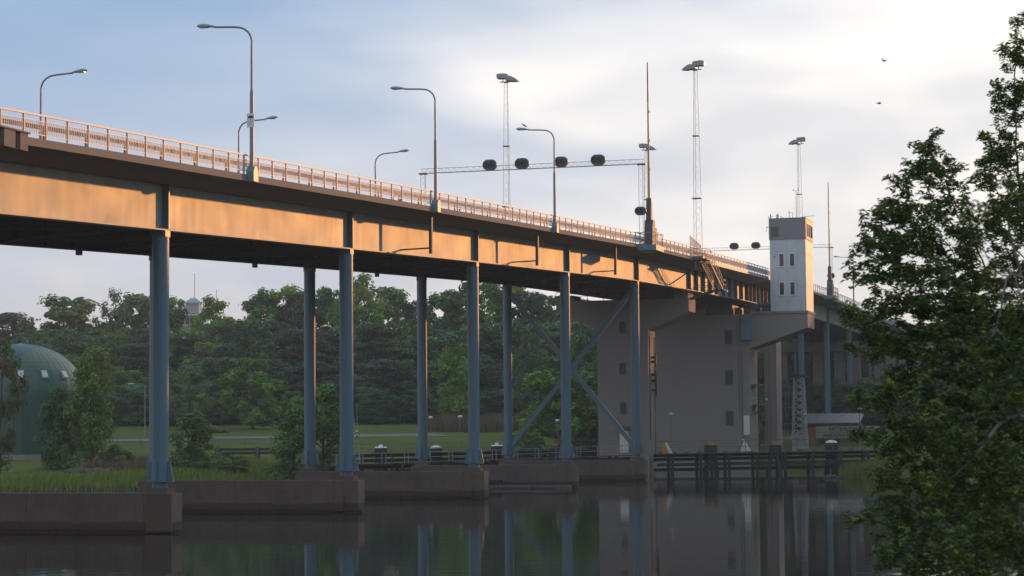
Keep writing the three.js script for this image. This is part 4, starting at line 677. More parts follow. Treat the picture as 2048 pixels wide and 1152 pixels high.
{
  const o = thing('lattice_tower', 'pale lattice tower on a white base, below the distant bridge column right of the piers', 'lattice tower', [184.4, 2.4, 5.75]);
  part(o, 'base', [box(-0.7, 0.7, 0, 1.9, -0.25, 1.05), box(-0.6, 0.6, -1, 1.6, -1.0, -0.3)], M.steelPale);
  const w = (y) => lerp(0.95, 0.62, y / 10), c = [[-1, -1], [1, -1], [1, 1], [-1, 1]], y0 = 1.0, y1 = 9.7;
  for (const [a, b] of c) part(o, 'leg', beam([a * w(y0), y0, b * w(y0)], [a * w(y1), y1, b * w(y1)], 0.12, 0.12), M.steelPale);
  for (let k = 0; k < 10; k++) { const a = lerp(y0, y1, k / 10), b = lerp(y0, y1, (k + 1) / 10); for (let i = 0; i < 4; i++) { const p = c[i], q = c[(i + 1) % 4]; part(o, 'brace', beam([p[0] * w(a), a, p[1] * w(a)], [q[0] * w(b), b, q[1] * w(b)], 0.07, 0.07), M.steelPale); part(o, 'brace', beam([q[0] * w(a), a, q[1] * w(a)], [p[0] * w(b), b, p[1] * w(b)], 0.07, 0.07), M.steelPale); } }
  part(o, 'top_platform', [box(-0.95, 0.95, y1, y1 + 0.18, -0.95, 0.95)], M.black);
  part(o, 'ladder', [beam([-0.7, 1, -1.6], [-0.5, 8.6, -1.3], 0.05, 0.05), beam([-0.7, 1, -2.0], [-0.5, 8.6, -1.7], 0.05, 0.05)], M.galv); for (const y of [3.4, 5.6, 7.6]) part(o, 'ladder_stay', beam([-0.6, y, -2.0], [-0.5, y, -0.7], 0.05, 0.05), M.galv);
  part(o, 'lamp', rbox(-1.2, -0.8, 4.6, 4.8, 0.7, 1.1, 0.04), M.whitePlain);
}
// tall concrete columns of a second, wider bridge behind
{ const o = thing('distant_viaduct', 'shadowed concrete viaduct columns far behind the blue-grey ones at the right', 'bridge');
  part(o, 'deck', box(296, 300, 19.4, 21.2, -26, 13), M.deck);
  for (const z of [-20, -15.5, -9, -5, -2, 2.4, 4.5, 7, 10]) part(o, 'column', box(296.6, 298.6, 3, 19.397, z, z + 1.7), M.deck); }

// ───────── house with a lookout turret on the hill, and two flagpoles
{
  const x = 312, z = -142.6, yb = 24.5, t = 0.29, o = thing('hilltop_house', 'pinkish house with pale blue roof and square turret among the hilltop trees', 'house', [x, yb, z], t);
  part(o, 'wall', box(-2.6, 2.6, -9, 3.2, -2.6, 2.6), M.pinkWall);
  part(o, 'window_band', box(-2.75, 2.75, 3.2, 5.25, -2.75, 2.75), M.white);
  for (let k = 0; k < 5; k++) { const zz = -2.25 + k * 0.98; const w = part(o, 'window', box(-2.79, -2.752, 3.55, 4.95, zz, zz + 0.72), M.glass); part(w, 'bar', box(-2.81, -2.791, 3.55, 4.95, zz + 0.33, zz + 0.39), M.whitePlain); }
  for (let k = 0; k < 3; k++) part(o, 'window', box(-2.0 + k * 1.4, -1.2 + k * 1.4, 3.55, 4.95, 2.752, 2.79), M.glass);
  const hip = (w, y0, h, e) => quads([[[-w, y0, -w], [-w, y0, w], [-e, y0 + h, e], [-e, y0 + h, -e]], [[-w, y0, w], [w, y0, w], [e, y0 + h, e], [-e, y0 + h, e]], [[w, y0, w], [w, y0, -w], [e, y0 + h, -e], [e, y0 + h, e]], [[w, y0, -w], [-w, y0, -w], [-e, y0 + h, -e], [e, y0 + h, -e]]]);
  part(o, 'roof', [box(-3.1, 3.1, 5.253, 5.4, -3.1, 3.1), hip(3.1, 5.4, 0.5, 1.5)], M.copper);
  part(o, 'turret', box(-1.45, 1.45, 5.5, 8.1, -1.45, 1.45), M.pinkWall); part(o, 'turret_trim', [box(-1.5, -1.3, 5.5, 8.1, 1.28, 1.5), box(-1.52, 1.52, 7.9, 8.1, -1.52, 1.52)], M.whitePlain);
  part(o, 'turret_window', [box(-0.5, 0.9, 5.9, 7.3, 1.452, 1.5)], M.glass);
  const r = part(o, 'turret_roof', [box(-1.8, 1.8, 8.103, 8.2, -1.8, 1.8), hip(1.8, 8.2, 1.0, 0.5)], M.copper); for (const a of [-0.6, 0, 0.6]) part(r, 'finial', rod([0, 9.2, a], [0, 9.5, a], 0.12, 0.04), M.whitePlain);
  single('flagpole', 'taller thin flagpole rising behind the turret of the hilltop house', 'flagpole', [rod([0, 0, 0], [0, 39.2 - yb, 0], 0.11, 0.06)], M.galv, [314, yb, -143.3], 0, 'flagpoles on the hill');
  single('flagpole', 'shorter thin flagpole right of the hilltop house', 'flagpole', [rod([0, 0, 0], [0, 35.9 - yb, 0], 0.11, 0.06)], M.galv, [317, yb, -139.6], 0, 'flagpoles on the hill');
}

// ───────── foliage
const leafMat = (r, g, b, rough = 0.8) => new THREE.MeshPhysicalMaterial({ transmission: 0.35, thickness: 0, specularIntensity: 0.45, color: new THREE.Color().setRGB(r, g, b), vertexColors: true, roughness: rough, side: THREE.DoubleSide });
const F = { b: leafMat(0.104, 0.240, 0.082), c: leafMat(0.076, 0.182, 0.078), e: leafMat(0.125, 0.250, 0.094), s: leafMat(0.130, 0.255, 0.066), l: leafMat(0.150, 0.305, 0.055), p: leafMat(0.068, 0.122, 0.074), q: leafMat(0.054, 0.106, 0.064), o: leafMat(0.130, 0.195, 0.085), w: leafMat(0.100, 0.185, 0.085), d: leafMat(0.065, 0.110, 0.038) };
class Leaves {
  constructor() { this.p = []; this.c = []; this.n = []; }
  add(x, y, z, nx, ny, nz, s, ar, rnd, tint, sharp) {   // one small leaf spray: a bent pointed quad
    const n = new THREE.Vector3(nx, ny, nz).normalize(); let t = new THREE.Vector3(rnd() - 0.5, rnd() - 0.5, rnd() - 0.5).cross(n).normalize(); const b = new THREE.Vector3().crossVectors(n, t);
    const q = (u, v, w) => [x + t.x * u + b.x * v + n.x * w, y + t.y * u + b.y * v + n.y * w, z + t.z * u + b.z * v + n.z * w];
    const a = s * ar, A = q(-s, 0, -0.15 * s), B = q(0.1 * s, a, 0.1 * s), C = q(s, 0, -0.2 * s), D = q(0.1 * s, -a, 0.1 * s);
    this.p.push(...A, ...B, ...C, ...A, ...C, ...D); for (let k = 0; k < 6; k++) this.c.push(...tint);
  }
  geo() { const g = new THREE.BufferGeometry(); g.setAttribute('position', new THREE.Float32BufferAttribute(this.p, 3)); g.setAttribute('color', new THREE.Float32BufferAttribute(this.c, 3)); g.computeVertexNormals(); return g; }
}
function limb(pts, r0, r1) { const L = []; for (let i = 0; i < pts.length - 1; i++) L.push(rod(pts[i], pts[i + 1], lerp(r0, r1, i / (pts.length - 1)), lerp(r0, r1, (i + 1) / (pts.length - 1)), 7)); return L; }
// prototypes are 10 m tall with a 3 m crown radius
function treeGeo(kind, seed) {
  const R = rng(seed), lv = new Leaves(), wood = [], clumps = [];
  const S = { b: [48, 120, 0.245, 0.2], l: [46, 125, 0.24, 0.22], o: [34, 90, 0.17, 0.34], p: [42, 130, 0.20, 0.15], w: [60, 95, 0.15, 0.2], d: [40, 130, 0.17, 0.2], s: [60, 130, 0.19, 0.2] }[kind];
  const sq = 0.85 + 0.35 * R(), lop = R() * 6.28;
  for (let k = 0; k < S[0]; k++) {
    let y, rad, a = R() * 6.2832, cr;
    if (kind === 'p') { y = 1.2 + 8.4 * Math.pow(R(), 0.85); const e = Math.sqrt(Math.max(0.04, 1 - ((y - 4.8) / 5.4) ** 2)); rad = 2.5 * e * Math.sqrt(R()) * (0.75 + 0.5 * R()); cr = [0.95 + 0.5 * R(), 0.36 + 0.2 * R()]; }
    else if (kind === 'w') { y = 1.2 + 8.4 * R(); const e = Math.pow(Math.max(0, 1 - y / 10.2), 0.62); rad = 2.9 * e * Math.pow(R(), 0.5); cr = [0.55 + 0.35 * R(), 0.7 + 0.5 * R()]; }
    else if (kind === 's') { y = 0.4 + 9.0 * R(); const e = Math.pow(Math.max(0.02, 1 - y / 10.4), 0.55); rad = 2.7 * e * Math.pow(R(), 0.45) * (0.85 + 0.3 * R()); cr = [0.6 + 0.4 * R(), 0.6 + 0.5 * R()]; }
    else { y = 0.7 + 8.8 * R(); const u = (y - 5.0) / 5.1, e = Math.sqrt(Math.max(0.02, 1 - u * u)); rad = 2.75 * e * Math.pow(R(), 0.42) * (0.82 + 0.34 * R()); cr = [0.55 + 0.6 * R(), 0.5 + 0.5 * R()]; }
    rad *= 1 + 0.22 * Math.cos(a - lop) * Math.sin(y * 1.3 + lop); clumps.push([rad * Math.cos(a), kind === 'p' ? y : 0.3 + y * (0.9 + 0.1 * sq) + (R() - 0.5) * 0.6, rad * Math.sin(a), cr[0] * sq, cr[1]]);
  }
  for (const [cx, cy, cz, cr, ch] of clumps) {
    const tone = 0.72 + 0.56 * R(), yel = R() * 0.35 - 0.1;
    for (let i = 0; i < S[1]; i++) {
      let u = R() * 2 - 1, th = R() * 6.2832, q = Math.sqrt(1 - u * u); const r = Math.pow(R(), 0.4) * (1 + 0.22 * (R() - 0.5)); let nx = q * Math.cos(th), ny = u, nz = q * Math.sin(th);
      if (ny < -0.35 && R() < 0.5) continue;
      const t = tone * (0.75 + 0.5 * R()); lv.add(cx + nx * cr * r, cy + ny * ch * r, cz + nz * cr * r, nx + R() - 0.5, ny + 0.55 + R() - 0.5, nz + R() - 0.5, S[2] * (0.7 + 0.6 * R()), 0.5, R, [t * (1 + yel), t, t * (1 - yel)]);
    }
  }
  const top = kind === 'p' ? 9.2 : 8.2; const spine = []; for (let i = 0; i <= 5; i++) spine.push([(R() - 0.5) * 0.25 * i / 2, i / 5 * top - 0.4, (R() - 0.5) * 0.25 * i / 2]);
  wood.push(...limb(spine, 0.22, 0.05));
  clumps.forEach(([x, y, z], i) => { if (i % 3) return; const s = Math.max(0.8, y - Math.hypot(x, z) * 0.7), b = [x * 0.06, s, z * 0.06]; wood.push(...limb([b, [x * 0.5, lerp(s, y, 0.4), z * 0.5], [x * 0.95, y, z * 0.95]], 0.09, 0.025)); });
  return [join(wood), lv.geo()];
}
const PROTO = {}; const kinds = { b: 5, l: 3, o: 2, p: 4, w: 2, d: 2, s: 3 };
Object.entries(kinds).forEach(([k, n], i) => { PROTO[k] = []; for (let j = 0; j < n; j++) PROTO[k].push(treeGeo(k, 101 + i * 17 + j * 5)); });
let tcount = 0;
function tree(kind, x, z, top, rad, name, label, group, mat) {
  const y = ground(x, z) - 0.15, o = thing(name, label, 'tree', [x, y, z], (tcount++ * 2.399) % 6.28, group), pr = PROTO[kind][tcount % PROTO[kind].length], H = Math.max(2.5, top - y);
  part(o, 'trunk', pr[0], M.bark); part(o, 'crown', pr[1], mat ?? F[kind]); o.scale.set(rad / 3, H / 10, rad / 3); return o;
}
const WOOD = [ [286.8,-173.3,30.2,4.9,'p'],[301.7,-176.5,27.8,2.8,'b'],[281.2,-156.2,32.3,5.8,'b'],[292.1,-155.9,27.7,4.3,'b'],[274.7,-142.9,33,2.9,'o'],[275.8,-139.2,32,3.7,'b'],[281.6,-137.7,30.3,3.4,'b'],[287.3,-136.3,29.4,3.2,'b'],[324.2,-151.7,33.8,2.8,'l'],[334.7,-151.5,34.6,2.9,'o'],[289.6,-128.2,31,3.2,'l'],[286.5,-121.9,26.3,3.4,'p'],[291.8,-120.4,31.5,2.8,'p'],[292.9,-116.5,33.3,4.4,'l'],[294.2,-112,32.8,3.8,'p'],[304.8,-111,34.6,4.5,'b'],[306,-107.3,33.2,3.5,'b'],[288.2,-96.5,34.6,3.7,'l'],[299,-95.7,33.7,4.2,'b'],[309.5,-95.7,32.8,2.3,'p'],[310.4,-92.6,31.8,2.9,'p'],[302.1,-85.5,32.2,3.8,'b'],[303.1,-81.6,33.1,3.2,'p'],[304.4,-77.1,34.3,4.4,'b'],[305.7,-72.6,33.8,4,'l'],[307.2,-67.8,33,4.4,'p'],[308.6,-63.2,32.2,4,'b'],[310.1,-58.5,31.3,4,'p'],[311.5,-53.7,30.5,4,'b'],[313.3,-47.9,29.5,4,'p'],[246.2,-151.9,23,4,'b'],[261.1,-156.3,23.7,3.7,'b'],[254.4,-148.3,21.7,4,'b'],[249.6,-141.6,24.4,4,'b'],[249.1,-137.4,22.6,3.8,'b'],[263.9,-141,22.8,3.5,'b'],[266.7,-138.2,23.1,3.6,'l'],[253.6,-127.2,21.4,3.5,'p'],[269.5,-131.5,25,3.7,'p'],[268.2,-126.6,24.1,3.8,'l'],[270.7,-123.6,23.4,3.9,'p'],[267.7,-117.5,21.6,3.4,'l'],[267,-112.7,21.8,3.9,'p'],[259.5,-105.9,24.6,3.6,'b'],[273,-107.5,26.1,3.6,'p'],[266.9,-101.4,24.1,3.3,'p'],[271.2,-99,24.4,3.7,'p'],[280.1,-97.9,24.2,3.6,'p'],[280.1,-94.5,24,4.2,'b'],[264,-84.8,24.8,3.9,'p'],[271.5,-83.9,21.7,3.6,'p'],[267.2,-78.5,22.4,4,'b'],[280,-78.6,24.1,3.4,'p'],[277.8,-74.2,23.5,3.2,'p'],[275.5,-69.6,24.3,3.7,'b'],[282.2,-68.4,23.8,3.5,'p'],[281.6,-64,23.6,4.1,'p'],[279.9,-60.2,24.6,3.7,'b'],[286.6,-58.5,25.1,4,'b'],[288.6,-55.5,25.5,4.2,'b'],[278.4,-48.8,24,3.9,'b'],[287.7,-47.7,22.6,3.3,'b'],[280.5,-42,22.2,3.9,'b'],[290,-39.8,24.2,4,'b'],[228.8,-140.8,15.9,3.6,'b'],[232.5,-139,15.7,3.5,'b'],[234.1,-136.2,16.6,3.3,'b'],[235.2,-132.1,17.5,3.2,'l'],[232.5,-126.6,18,3.6,'l'],[242.7,-127.1,16.8,3.5,'l'],[240.7,-122.6,15.7,3.3,'l'],[243.5,-120.1,15.5,3.6,'b'],[237.3,-112.3,15.6,3.6,'b'],[246.3,-112.1,15.5,3.4,'b'],[241.5,-106.4,17.8,3.4,'b'],[248.2,-105.3,18.4,3,'p'],[241.5,-98.7,15.4,3,'b'],[249,-98.4,17.9,3.7,'p'],[248.2,-93.5,16.7,3.2,'p'],[248.9,-89.4,17.4,3.2,'p'],[252.5,-86.7,15.3,2.9,'p'],[254.2,-83.9,14.9,2.9,'b'],[247.7,-77.4,17.5,3.1,'p'],[249.9,-74.4,16.8,3.1,'p'],[252.7,-71.9,15.6,2.9,'p'],[256.1,-69.5,16.6,3.3,'p'],[255.2,-65,15.9,3.1,'p'],[258.8,-62.1,16.7,3.2,'p'],[253.9,-57,15.5,3.2,'p'],[257.8,-54.3,14.7,3.6,'b'],[261.9,-51.1,17.6,3.7,'b'],[263,-47.2,15.2,3.5,'p'],[264.6,-43.6,15.1,3.3,'b'],[259.3,-38.7,17.6,2.9,'b'],[263.1,-35.3,14.9,3.6,'b'],[228.9,-119.3,11.7,3.4,'b'],[229.8,-114.7,13,3,'b'],[228.2,-108.7,11.8,3,'b'],[229.3,-104.3,12.5,3.4,'l'],[233.8,-101.3,11.6,2.9,'b'],[234.1,-96.8,10.9,3.4,'b'],[234.7,-92.5,10.8,3.2,'b'],[236.5,-89,11.6,3.4,'l'],[239.3,-85.1,11.4,2.7,'b'],[239.5,-80.9,11.7,3.4,'p'],[241,-76.7,12.4,2.7,'b'],[241.3,-72.1,10.9,3.2,'b'],[242.9,-67.6,11.4,3.4,'b'],[243.7,-62.7,12.5,2.9,'b'],[244.9,-58.9,12,3.3,'b'],[246.7,-54.9,11.5,3,'p'],[247.5,-50,11.3,3.2,'p'],[250.9,-45.8,10.8,2.6,'b'],[251.8,-40.9,11,2.6,'b'],[250,-36.2,11.8,2.8,'b'],[250.4,-32.3,10.9,3.3,'p'],[220.5,-89.6,16.4,4.1,'l','A'],[229.6,-57.9,18.4,2.8,'l','B'],[184.5,-28.3,12.3,4.3,'l','C'],[189.7,-24.7,12.1,3.9,'l','D'],[217.6,-99.5,15.9,3.6,'o','E'],[236,-46.6,20.7,3.8,'w','F'],[222,-6.4,15.7,2,'b'],[312.9,-15.6,21.4,2.3,'l'],[362.6,-22.5,28.7,4.4,'b'],[324.5,-11.7,21.7,3.4,'b'],[331.3,-22.8,27.3,4.1,'b'],[326.2,-5.9,21.7,4,'p'],[327.9,-0.1,22.6,4.6,'b'],[329.8,6.6,23.5,4.6,'b'],[331.7,13.4,24.5,4.6,'p'],[333.9,21.1,25.4,4.6,'b'],[335.9,27.8,25.4,4.6,'b'],[270,-3.9,12.2,2.6,'b'],[276.2,-0.3,12.7,2.7,'p'],[272.4,4.5,13.4,3,'b'],[273.8,9.6,15.1,3.1,'b'],[265.9,-7.6,10.9,1.6,'b'],[232.4,-7.9,9.7,1.6,'l'],[275.4,15.5,16.8,3.5,'b'],[277.1,21.4,16.8,3.5,'b'] ];
const TL = { b: ['leafy_tree', 'leafy green tree, one of many in the wood on the hillside', 'leafy trees of the hillside wood'], l: ['leafy_tree', 'fresh yellowish green tree among the darker trees of the hillside wood', 'light green trees of the hillside wood'], p: ['pine_tree', 'dark pine among the trees of the hillside wood', 'dark pines of the hillside wood'], o: ['leafy_tree', 'loose airy tree with gaps in its crown in the hillside wood', 'airy trees of the hillside wood'], w: ['birch_tree', 'drooping birch in the hillside wood', 'birches of the hillside wood'] };
const OWN = { A: 'broad bright green tree at the edge of the wood, between first and second columns', B: 'narrow bright green tree in dark pines, left of the third near column', C: 'spreading fresh green tree low behind the cross braces, left of the pier', D: 'low bright green tree touching the left side of the T-shaped pier', E: 'pale loose tree at the wood edge just right of the first column', F: 'tall drooping birch behind the upper left cross brace' };
{ // each tree of the wood is named by its row, its kind and its place between the bridge columns
  const ORD = ['first', 'second', 'third', 'fourth', 'fifth', 'sixth', 'seventh', 'eighth', 'ninth', 'tenth', 'eleventh', 'twelfth'];
  const COL = [[0.155, 'left of first near column'], [0.338, 'between first and second near columns'], [0.463, 'between second and third near columns'], [0.553, 'between third and fourth near columns'], [0.62, 'between fourth and fifth near columns'], [0.74, 'behind the concrete piers'], [2, 'behind the far bridge']];
  const WORD = { b: 'leafy tree', l: 'bright tree', p: 'dark pine', o: 'airy tree', w: 'birch' }, seen = {}, v = new THREE.Vector3();
  WOOD.map((t, i) => { v.set(t[0], t[2], t[1]).project(camera); const D = (t[0] + 105.2) * 0.957 + (t[1] - 50.7) * -0.282; const u = (v.x + 1) / 2; return { t, i, u, row: D > 415 ? 'on the skyline' : D > 386 ? 'halfway up the slope' : D > 371 ? 'low on the slope' : 'at wood edge', col: COL.find((c) => u < c[0])[1] }; }).sort((p, q) => p.u - q.u).forEach(({ t: [x, z, top, rad, k, own], i, row, col }) => {
    const T = TL[k]; if (own) return tree(k, x, z, top + 0.5, rad * (own === 'C' || own === 'D' ? 1.55 : 1.2), T[0], OWN[own]);
    const key = row + col + k, n = seen[key] = (seen[key] ?? -1) + 1;
    tree(k, x, z, top + 0.4, Math.min(rad * 1.5, (top - ground(x, z)) * 0.48), T[0], `${ORD[n]} ${WORD[k]} from the left ${row}, ${col}`, T[2], k === 'b' ? [F.b, F.c, F.e][i % 3] : k === 'p' && i % 2 ? F.q : undefined);
  });
}
// the rest of the wood, read as one mass over the hill behind
{
  const R = rng(77), pr = PROTO.b[1], pts = [];
  for (let k = 0; k < 900; k++) { const D = 430 + 240 * R(), s = -160 + 420 * R(); const x = -105.2 + D * 0.957 + s * 0.283, z = 50.7 - D * 0.282 + s * 0.959; if (z > 0.55 * (x - 260) - 30 && x < 330) continue; if (Math.hypot(x - 312, z + 142) < 16 || (D < 455 && Math.hypot(x - 305, z + 139) < 12)) continue; pts.push([x, z, 0.98 + 0.25 * R(), 1.2 + 0.4 * R(), R() * 6.28]); }
  for (let k = 0; k < 760; k++) { const a = R() * 6.283, q = 45 + Math.sqrt(R()) * 75; pts.push([575 + Math.cos(a) * q, 125 + Math.sin(a) * q, 1.0 + 0.3 * R(), 1.5 + 0.5 * R(), R() * 6.28]); }
  for (const [nm, g, m] of [['wood_crowns', pr[1], F.b], ['wood_trunks', pr[0], M.bark]]) {
    const im = new THREE.InstancedMesh(g, m, pts.length), M4 = new THREE.Matrix4(), q = new THREE.Quaternion(), up = new THREE.Vector3(0, 1, 0);
    pts.forEach(([x, z, sy, sr, a], i) => { q.setFromAxisAngle(up, a); M4.compose(new THREE.Vector3(x, ground(x, z) - 0.3, z), q, new THREE.Vector3(sr, sy, sr)); im.setMatrixAt(i, M4); });
    im.castShadow = im.receiveShadow = true; im.name = nm; im.userData = { kind: 'stuff', label: 'continuous wood covering the hill behind the single trees', category: 'wood' }; scene.add(im);
  }
}
{ // undergrowth that closes the wood between its trunks
  const R = rng(78), pr = PROTO.d[0], pts = []; for (let k = 0; k < 520; k++) { const D = 366 + 62 * R(), s = -135 + 300 * R(), x = -105.2 + D * 0.957 + s * 0.283, z = 50.7 - D * 0.282 + s * 0.959; if (shoreD(x, z) < 14 || s > 40 && D < 380) continue; pts.push([x, z, 0.32 + 0.3 * R(), 0.8 + 0.5 * R(), R() * 6.28]); }
  const im = new THREE.InstancedMesh(pr[1], F.c, pts.length), M4 = new THREE.Matrix4(), q = new THREE.Quaternion(), up = new THREE.Vector3(0, 1, 0);
  pts.forEach(([x, z, sy, sr, a], i) => { q.setFromAxisAngle(up, a); M4.compose(new THREE.Vector3(x, ground(x, z) - 0.3, z), q, new THREE.Vector3(sr, sy, sr)); im.setMatrixAt(i, M4); });
  im.castShadow = im.receiveShadow = true; im.name = 'undergrowth'; im.userData = { kind: 'stuff', label: 'green undergrowth between the trunks of the hillside wood', category: 'undergrowth' }; scene.add(im);
}
// trees of the right bank that stand just outside the picture and keep the low sun off the water
{ const R = rng(5); for (let k = 0; k < 34; k++) { const x = 58 + k * 8.2, z = 50.7 - (x + 105) * 0.052 + 7.5 + 5 * R() + (k % 2) * 5; tree(k % 4 ? 'b' : 'd', x, z, 30 + 3 * R(), 6.2 + R(), 'bank_tree', 'tall leafy tree of the row on the right bank beside the canal', 'tall trees along the right bank'); } }
{ const R = rng(6); [[-52, 66], [-44, 74], [-36, 67], [-28, 78], [-18, 70], [-8, 84], [2, 74], [14, 88], [26, 78]].forEach(([x, z], i) => tree('b', x, z, 17 + 4 * R(), 6.5, 'bank_tree', 'tall leafy tree of the row on the right bank beside the canal', 'tall trees along the right bank')); }
// trees by the water on the left
tree('d', 92.7, -62.8, 14.8, 2.9, 'willow_tree', 'dark drooping tree cut by the left edge of the picture, in front of the dome', undefined, F.d);
tree('s', 108.1, -60.4, 14.2, 3.5, 'birch_tree', 'tall conical young tree hiding the right edge of the green dome', undefined, F.s);
tree('s', 109.1, -64.7, 10.3, 3.5, 'leafy_tree', 'greyish green bush-like tree in front of the dome, left of the conical one', undefined, F.c);
tree('s', 111.6, -49.8, 7.5, 3.3, 'small_tree', 'small rounded young tree standing alone just right of the first column', undefined, F.s);
tree('s', 118.5, -40.7, 8.0, 3.4, 'small_tree', 'small bushy tree left of the far column that stands left of the second near column', undefined, F.s);
tree('s', 122.1, -38.5, 10.4, 3.4, 'small_tree', 'taller young tree close to the left side of the second near column', undefined, F.s);
for (const [x, z, t, r, l] of [[116.5, -52.5, 2.8, 1.8, 'low dark bush at the foot of the lone young tree'], [114.5, -46.3, 2.5, 1.7, 'low dark bush right of the lone young tree'], [104, -55, 3.0, 2.0, 'low bush at the foot of the conical tree']]) tree('d', x, z, t, r, 'bush', l, undefined);
// bushes beneath the far bridge
for (const [x, z, t, r, l] of [[262, -8, 10.5, 5, 'dark bush under the far bridge spans, nearest the lattice tower'], [266, 2, 11, 5, 'dark bush under the far bridge spans, behind the boathouse roof'], [270, 12, 12, 5.5, 'dark bush under the far bridge spans, rightmost']]) tree('d', x, z, t, r, 'bush', l, undefined);
// grass and reeds along the water
function blades(name, label, n, place, h, w, col, seed) {
  const R = rng(seed), p = [], c = [];
  for (let i = 0; i < n; i++) { const q = place(R); if (!q) continue; const [x, z] = q, y = ground(x, z) - 0.1, hh = h * (0.55 + 0.9 * R()), a = R() * 6.28, dx = Math.cos(a) * w, dz = Math.sin(a) * w, lx = (R() - 0.5) * hh * 0.5, lz = (R() - 0.5) * hh * 0.5, t = 0.7 + 0.6 * R();
    const A = [x - dx, y, z - dz], B = [x + dx, y, z + dz], C = [x + lx * 0.4 + dx * 0.7, y + hh * 0.6, z + lz * 0.4 + dz * 0.7], D = [x + lx * 0.4 - dx * 0.7, y + hh * 0.6, z + lz * 0.4 - dz * 0.7], E = [x + lx, y + hh, z + lz];
    p.push(...A, ...B, ...C, ...A, ...C, ...D, ...D, ...C, ...E); for (let k = 0; k < 9; k++) c.push(col[0] * t, col[1] * t, col[2] * t); }
  const g = new THREE.BufferGeometry(); g.setAttribute('position', new THREE.Float32BufferAttribute(p, 3)); g.setAttribute('color', new THREE.Float32BufferAttribute(c, 3)); g.computeVertexNormals();
  const o = new THREE.Mesh(g, new THREE.MeshPhysicalMaterial({ specularIntensity: 0.2, vertexColors: true, side: THREE.DoubleSide, roughness: 0.9 })); o.name = name; o.userData = { kind: 'stuff', label, category: 'grass' }; o.castShadow = o.receiveShadow = true; scene.add(o);
}
blades('shore_grass', 'tall green grass along the left shore', 26000, (R) => { const x = 66 + 64 * R(), z = -66 + 28 * R(), d = shoreD(x, z); return d > -0.6 && d < 9 ? [x, z] : null; }, 0.6, 0.04, [0.165, 0.235, 0.048], 31);
blades('dry_reeds', 'pale brown dry reeds left of the first column', 6000, (R) => { const x = 101 + 14 * R(), z = -58 + 6 * R(); return [x, z]; }, 1.15, 0.03, [0.19, 0.155, 0.10], 32);
blades('far_reeds', 'pale reeds at the wood edge behind the far columns', 4000, (R) => [214 + 12 * R(), -58 + 14 * R()], 2.2, 0.05, [0.15, 0.13, 0.09], 33);
blades('point_grass', 'green grass on the small point at the right bank', 9000, (R) => { const x = 113 + 15 * R(), z = 18 + 9 * R(), d = shoreD(x, z); return d > -0.2 && d < 7 ? [x, z] : null; }, 1.1, 0.04, [0.15, 0.20, 0.05], 34);
function stone(r, seed) { const g = new THREE.IcosahedronGeometry(r, 2), p = g.attributes.position; for (let i = 0; i < p.count; i++) { const x = p.getX(i), y = p.getY(i), z = p.getZ(i), k = 1 + 0.5 * fbm(x * 1.2 / r + seed, y * 1.2 / r, z * 1.2 / r, 3); p.setXYZ(i, x * k * 1.2, y * k * 0.7, z * k); } g.deleteAttribute('normal'); g.computeVertexNormals(); return g; }
[[120.2, 19.2, 0.42], [119.4, 20.4, 0.3], [121.2, 18.4, 0.34], [118.6, 20.0, 0.25]].forEach(([x, z, r], i) => single('boulder', ['largest dark boulder at the tip of the grassy right point', 'boulder at the tip of the right point, nearest the grass', 'boulder at the tip of the right point, farthest out left', 'smallest boulder at the tip of the right point'][i], 'boulder', [stone(r, i * 3.1)], M.rock, [x, 0.05, z], i));
{ const R = rng(9), L = []; for (let k = 0; k < 260; k++) { const x = 96 + 18 * R(), z = -66 + 13 * R(), d = shoreD(x, z); if (d < 7 || d > 16) continue; const g = stone(0.25 + 0.35 * R(), k * 0.7); g.translate(x, ground(x, z) + 0.05, z); L.push(g); } const o = new THREE.Mesh(join(L), M.rock); o.name = 'rubble'; o.userData = { kind: 'stuff', label: 'dark stone rubble on the bank below the dome', category: 'rubble' }; o.castShadow = o.receiveShadow = true; scene.add(o); }
{ const R = rng(12), L = []; for (let k = 0; k < 60; k++) { const a = R() * 6.28, q = R(), g = stone(0.3 + 0.3 * R(), k); g.translate(209 + Math.cos(a) * q * 1.6, ground(209, -92) + 0.1 + 0.7 * (1 - q), -92 + Math.sin(a) * q * 3.2); L.push(g); } single('stone_heap', 'heap of earth and stones beside the gravel road', 'stone heap', [mergeGeometries(L.map(norm))], M.rock); }

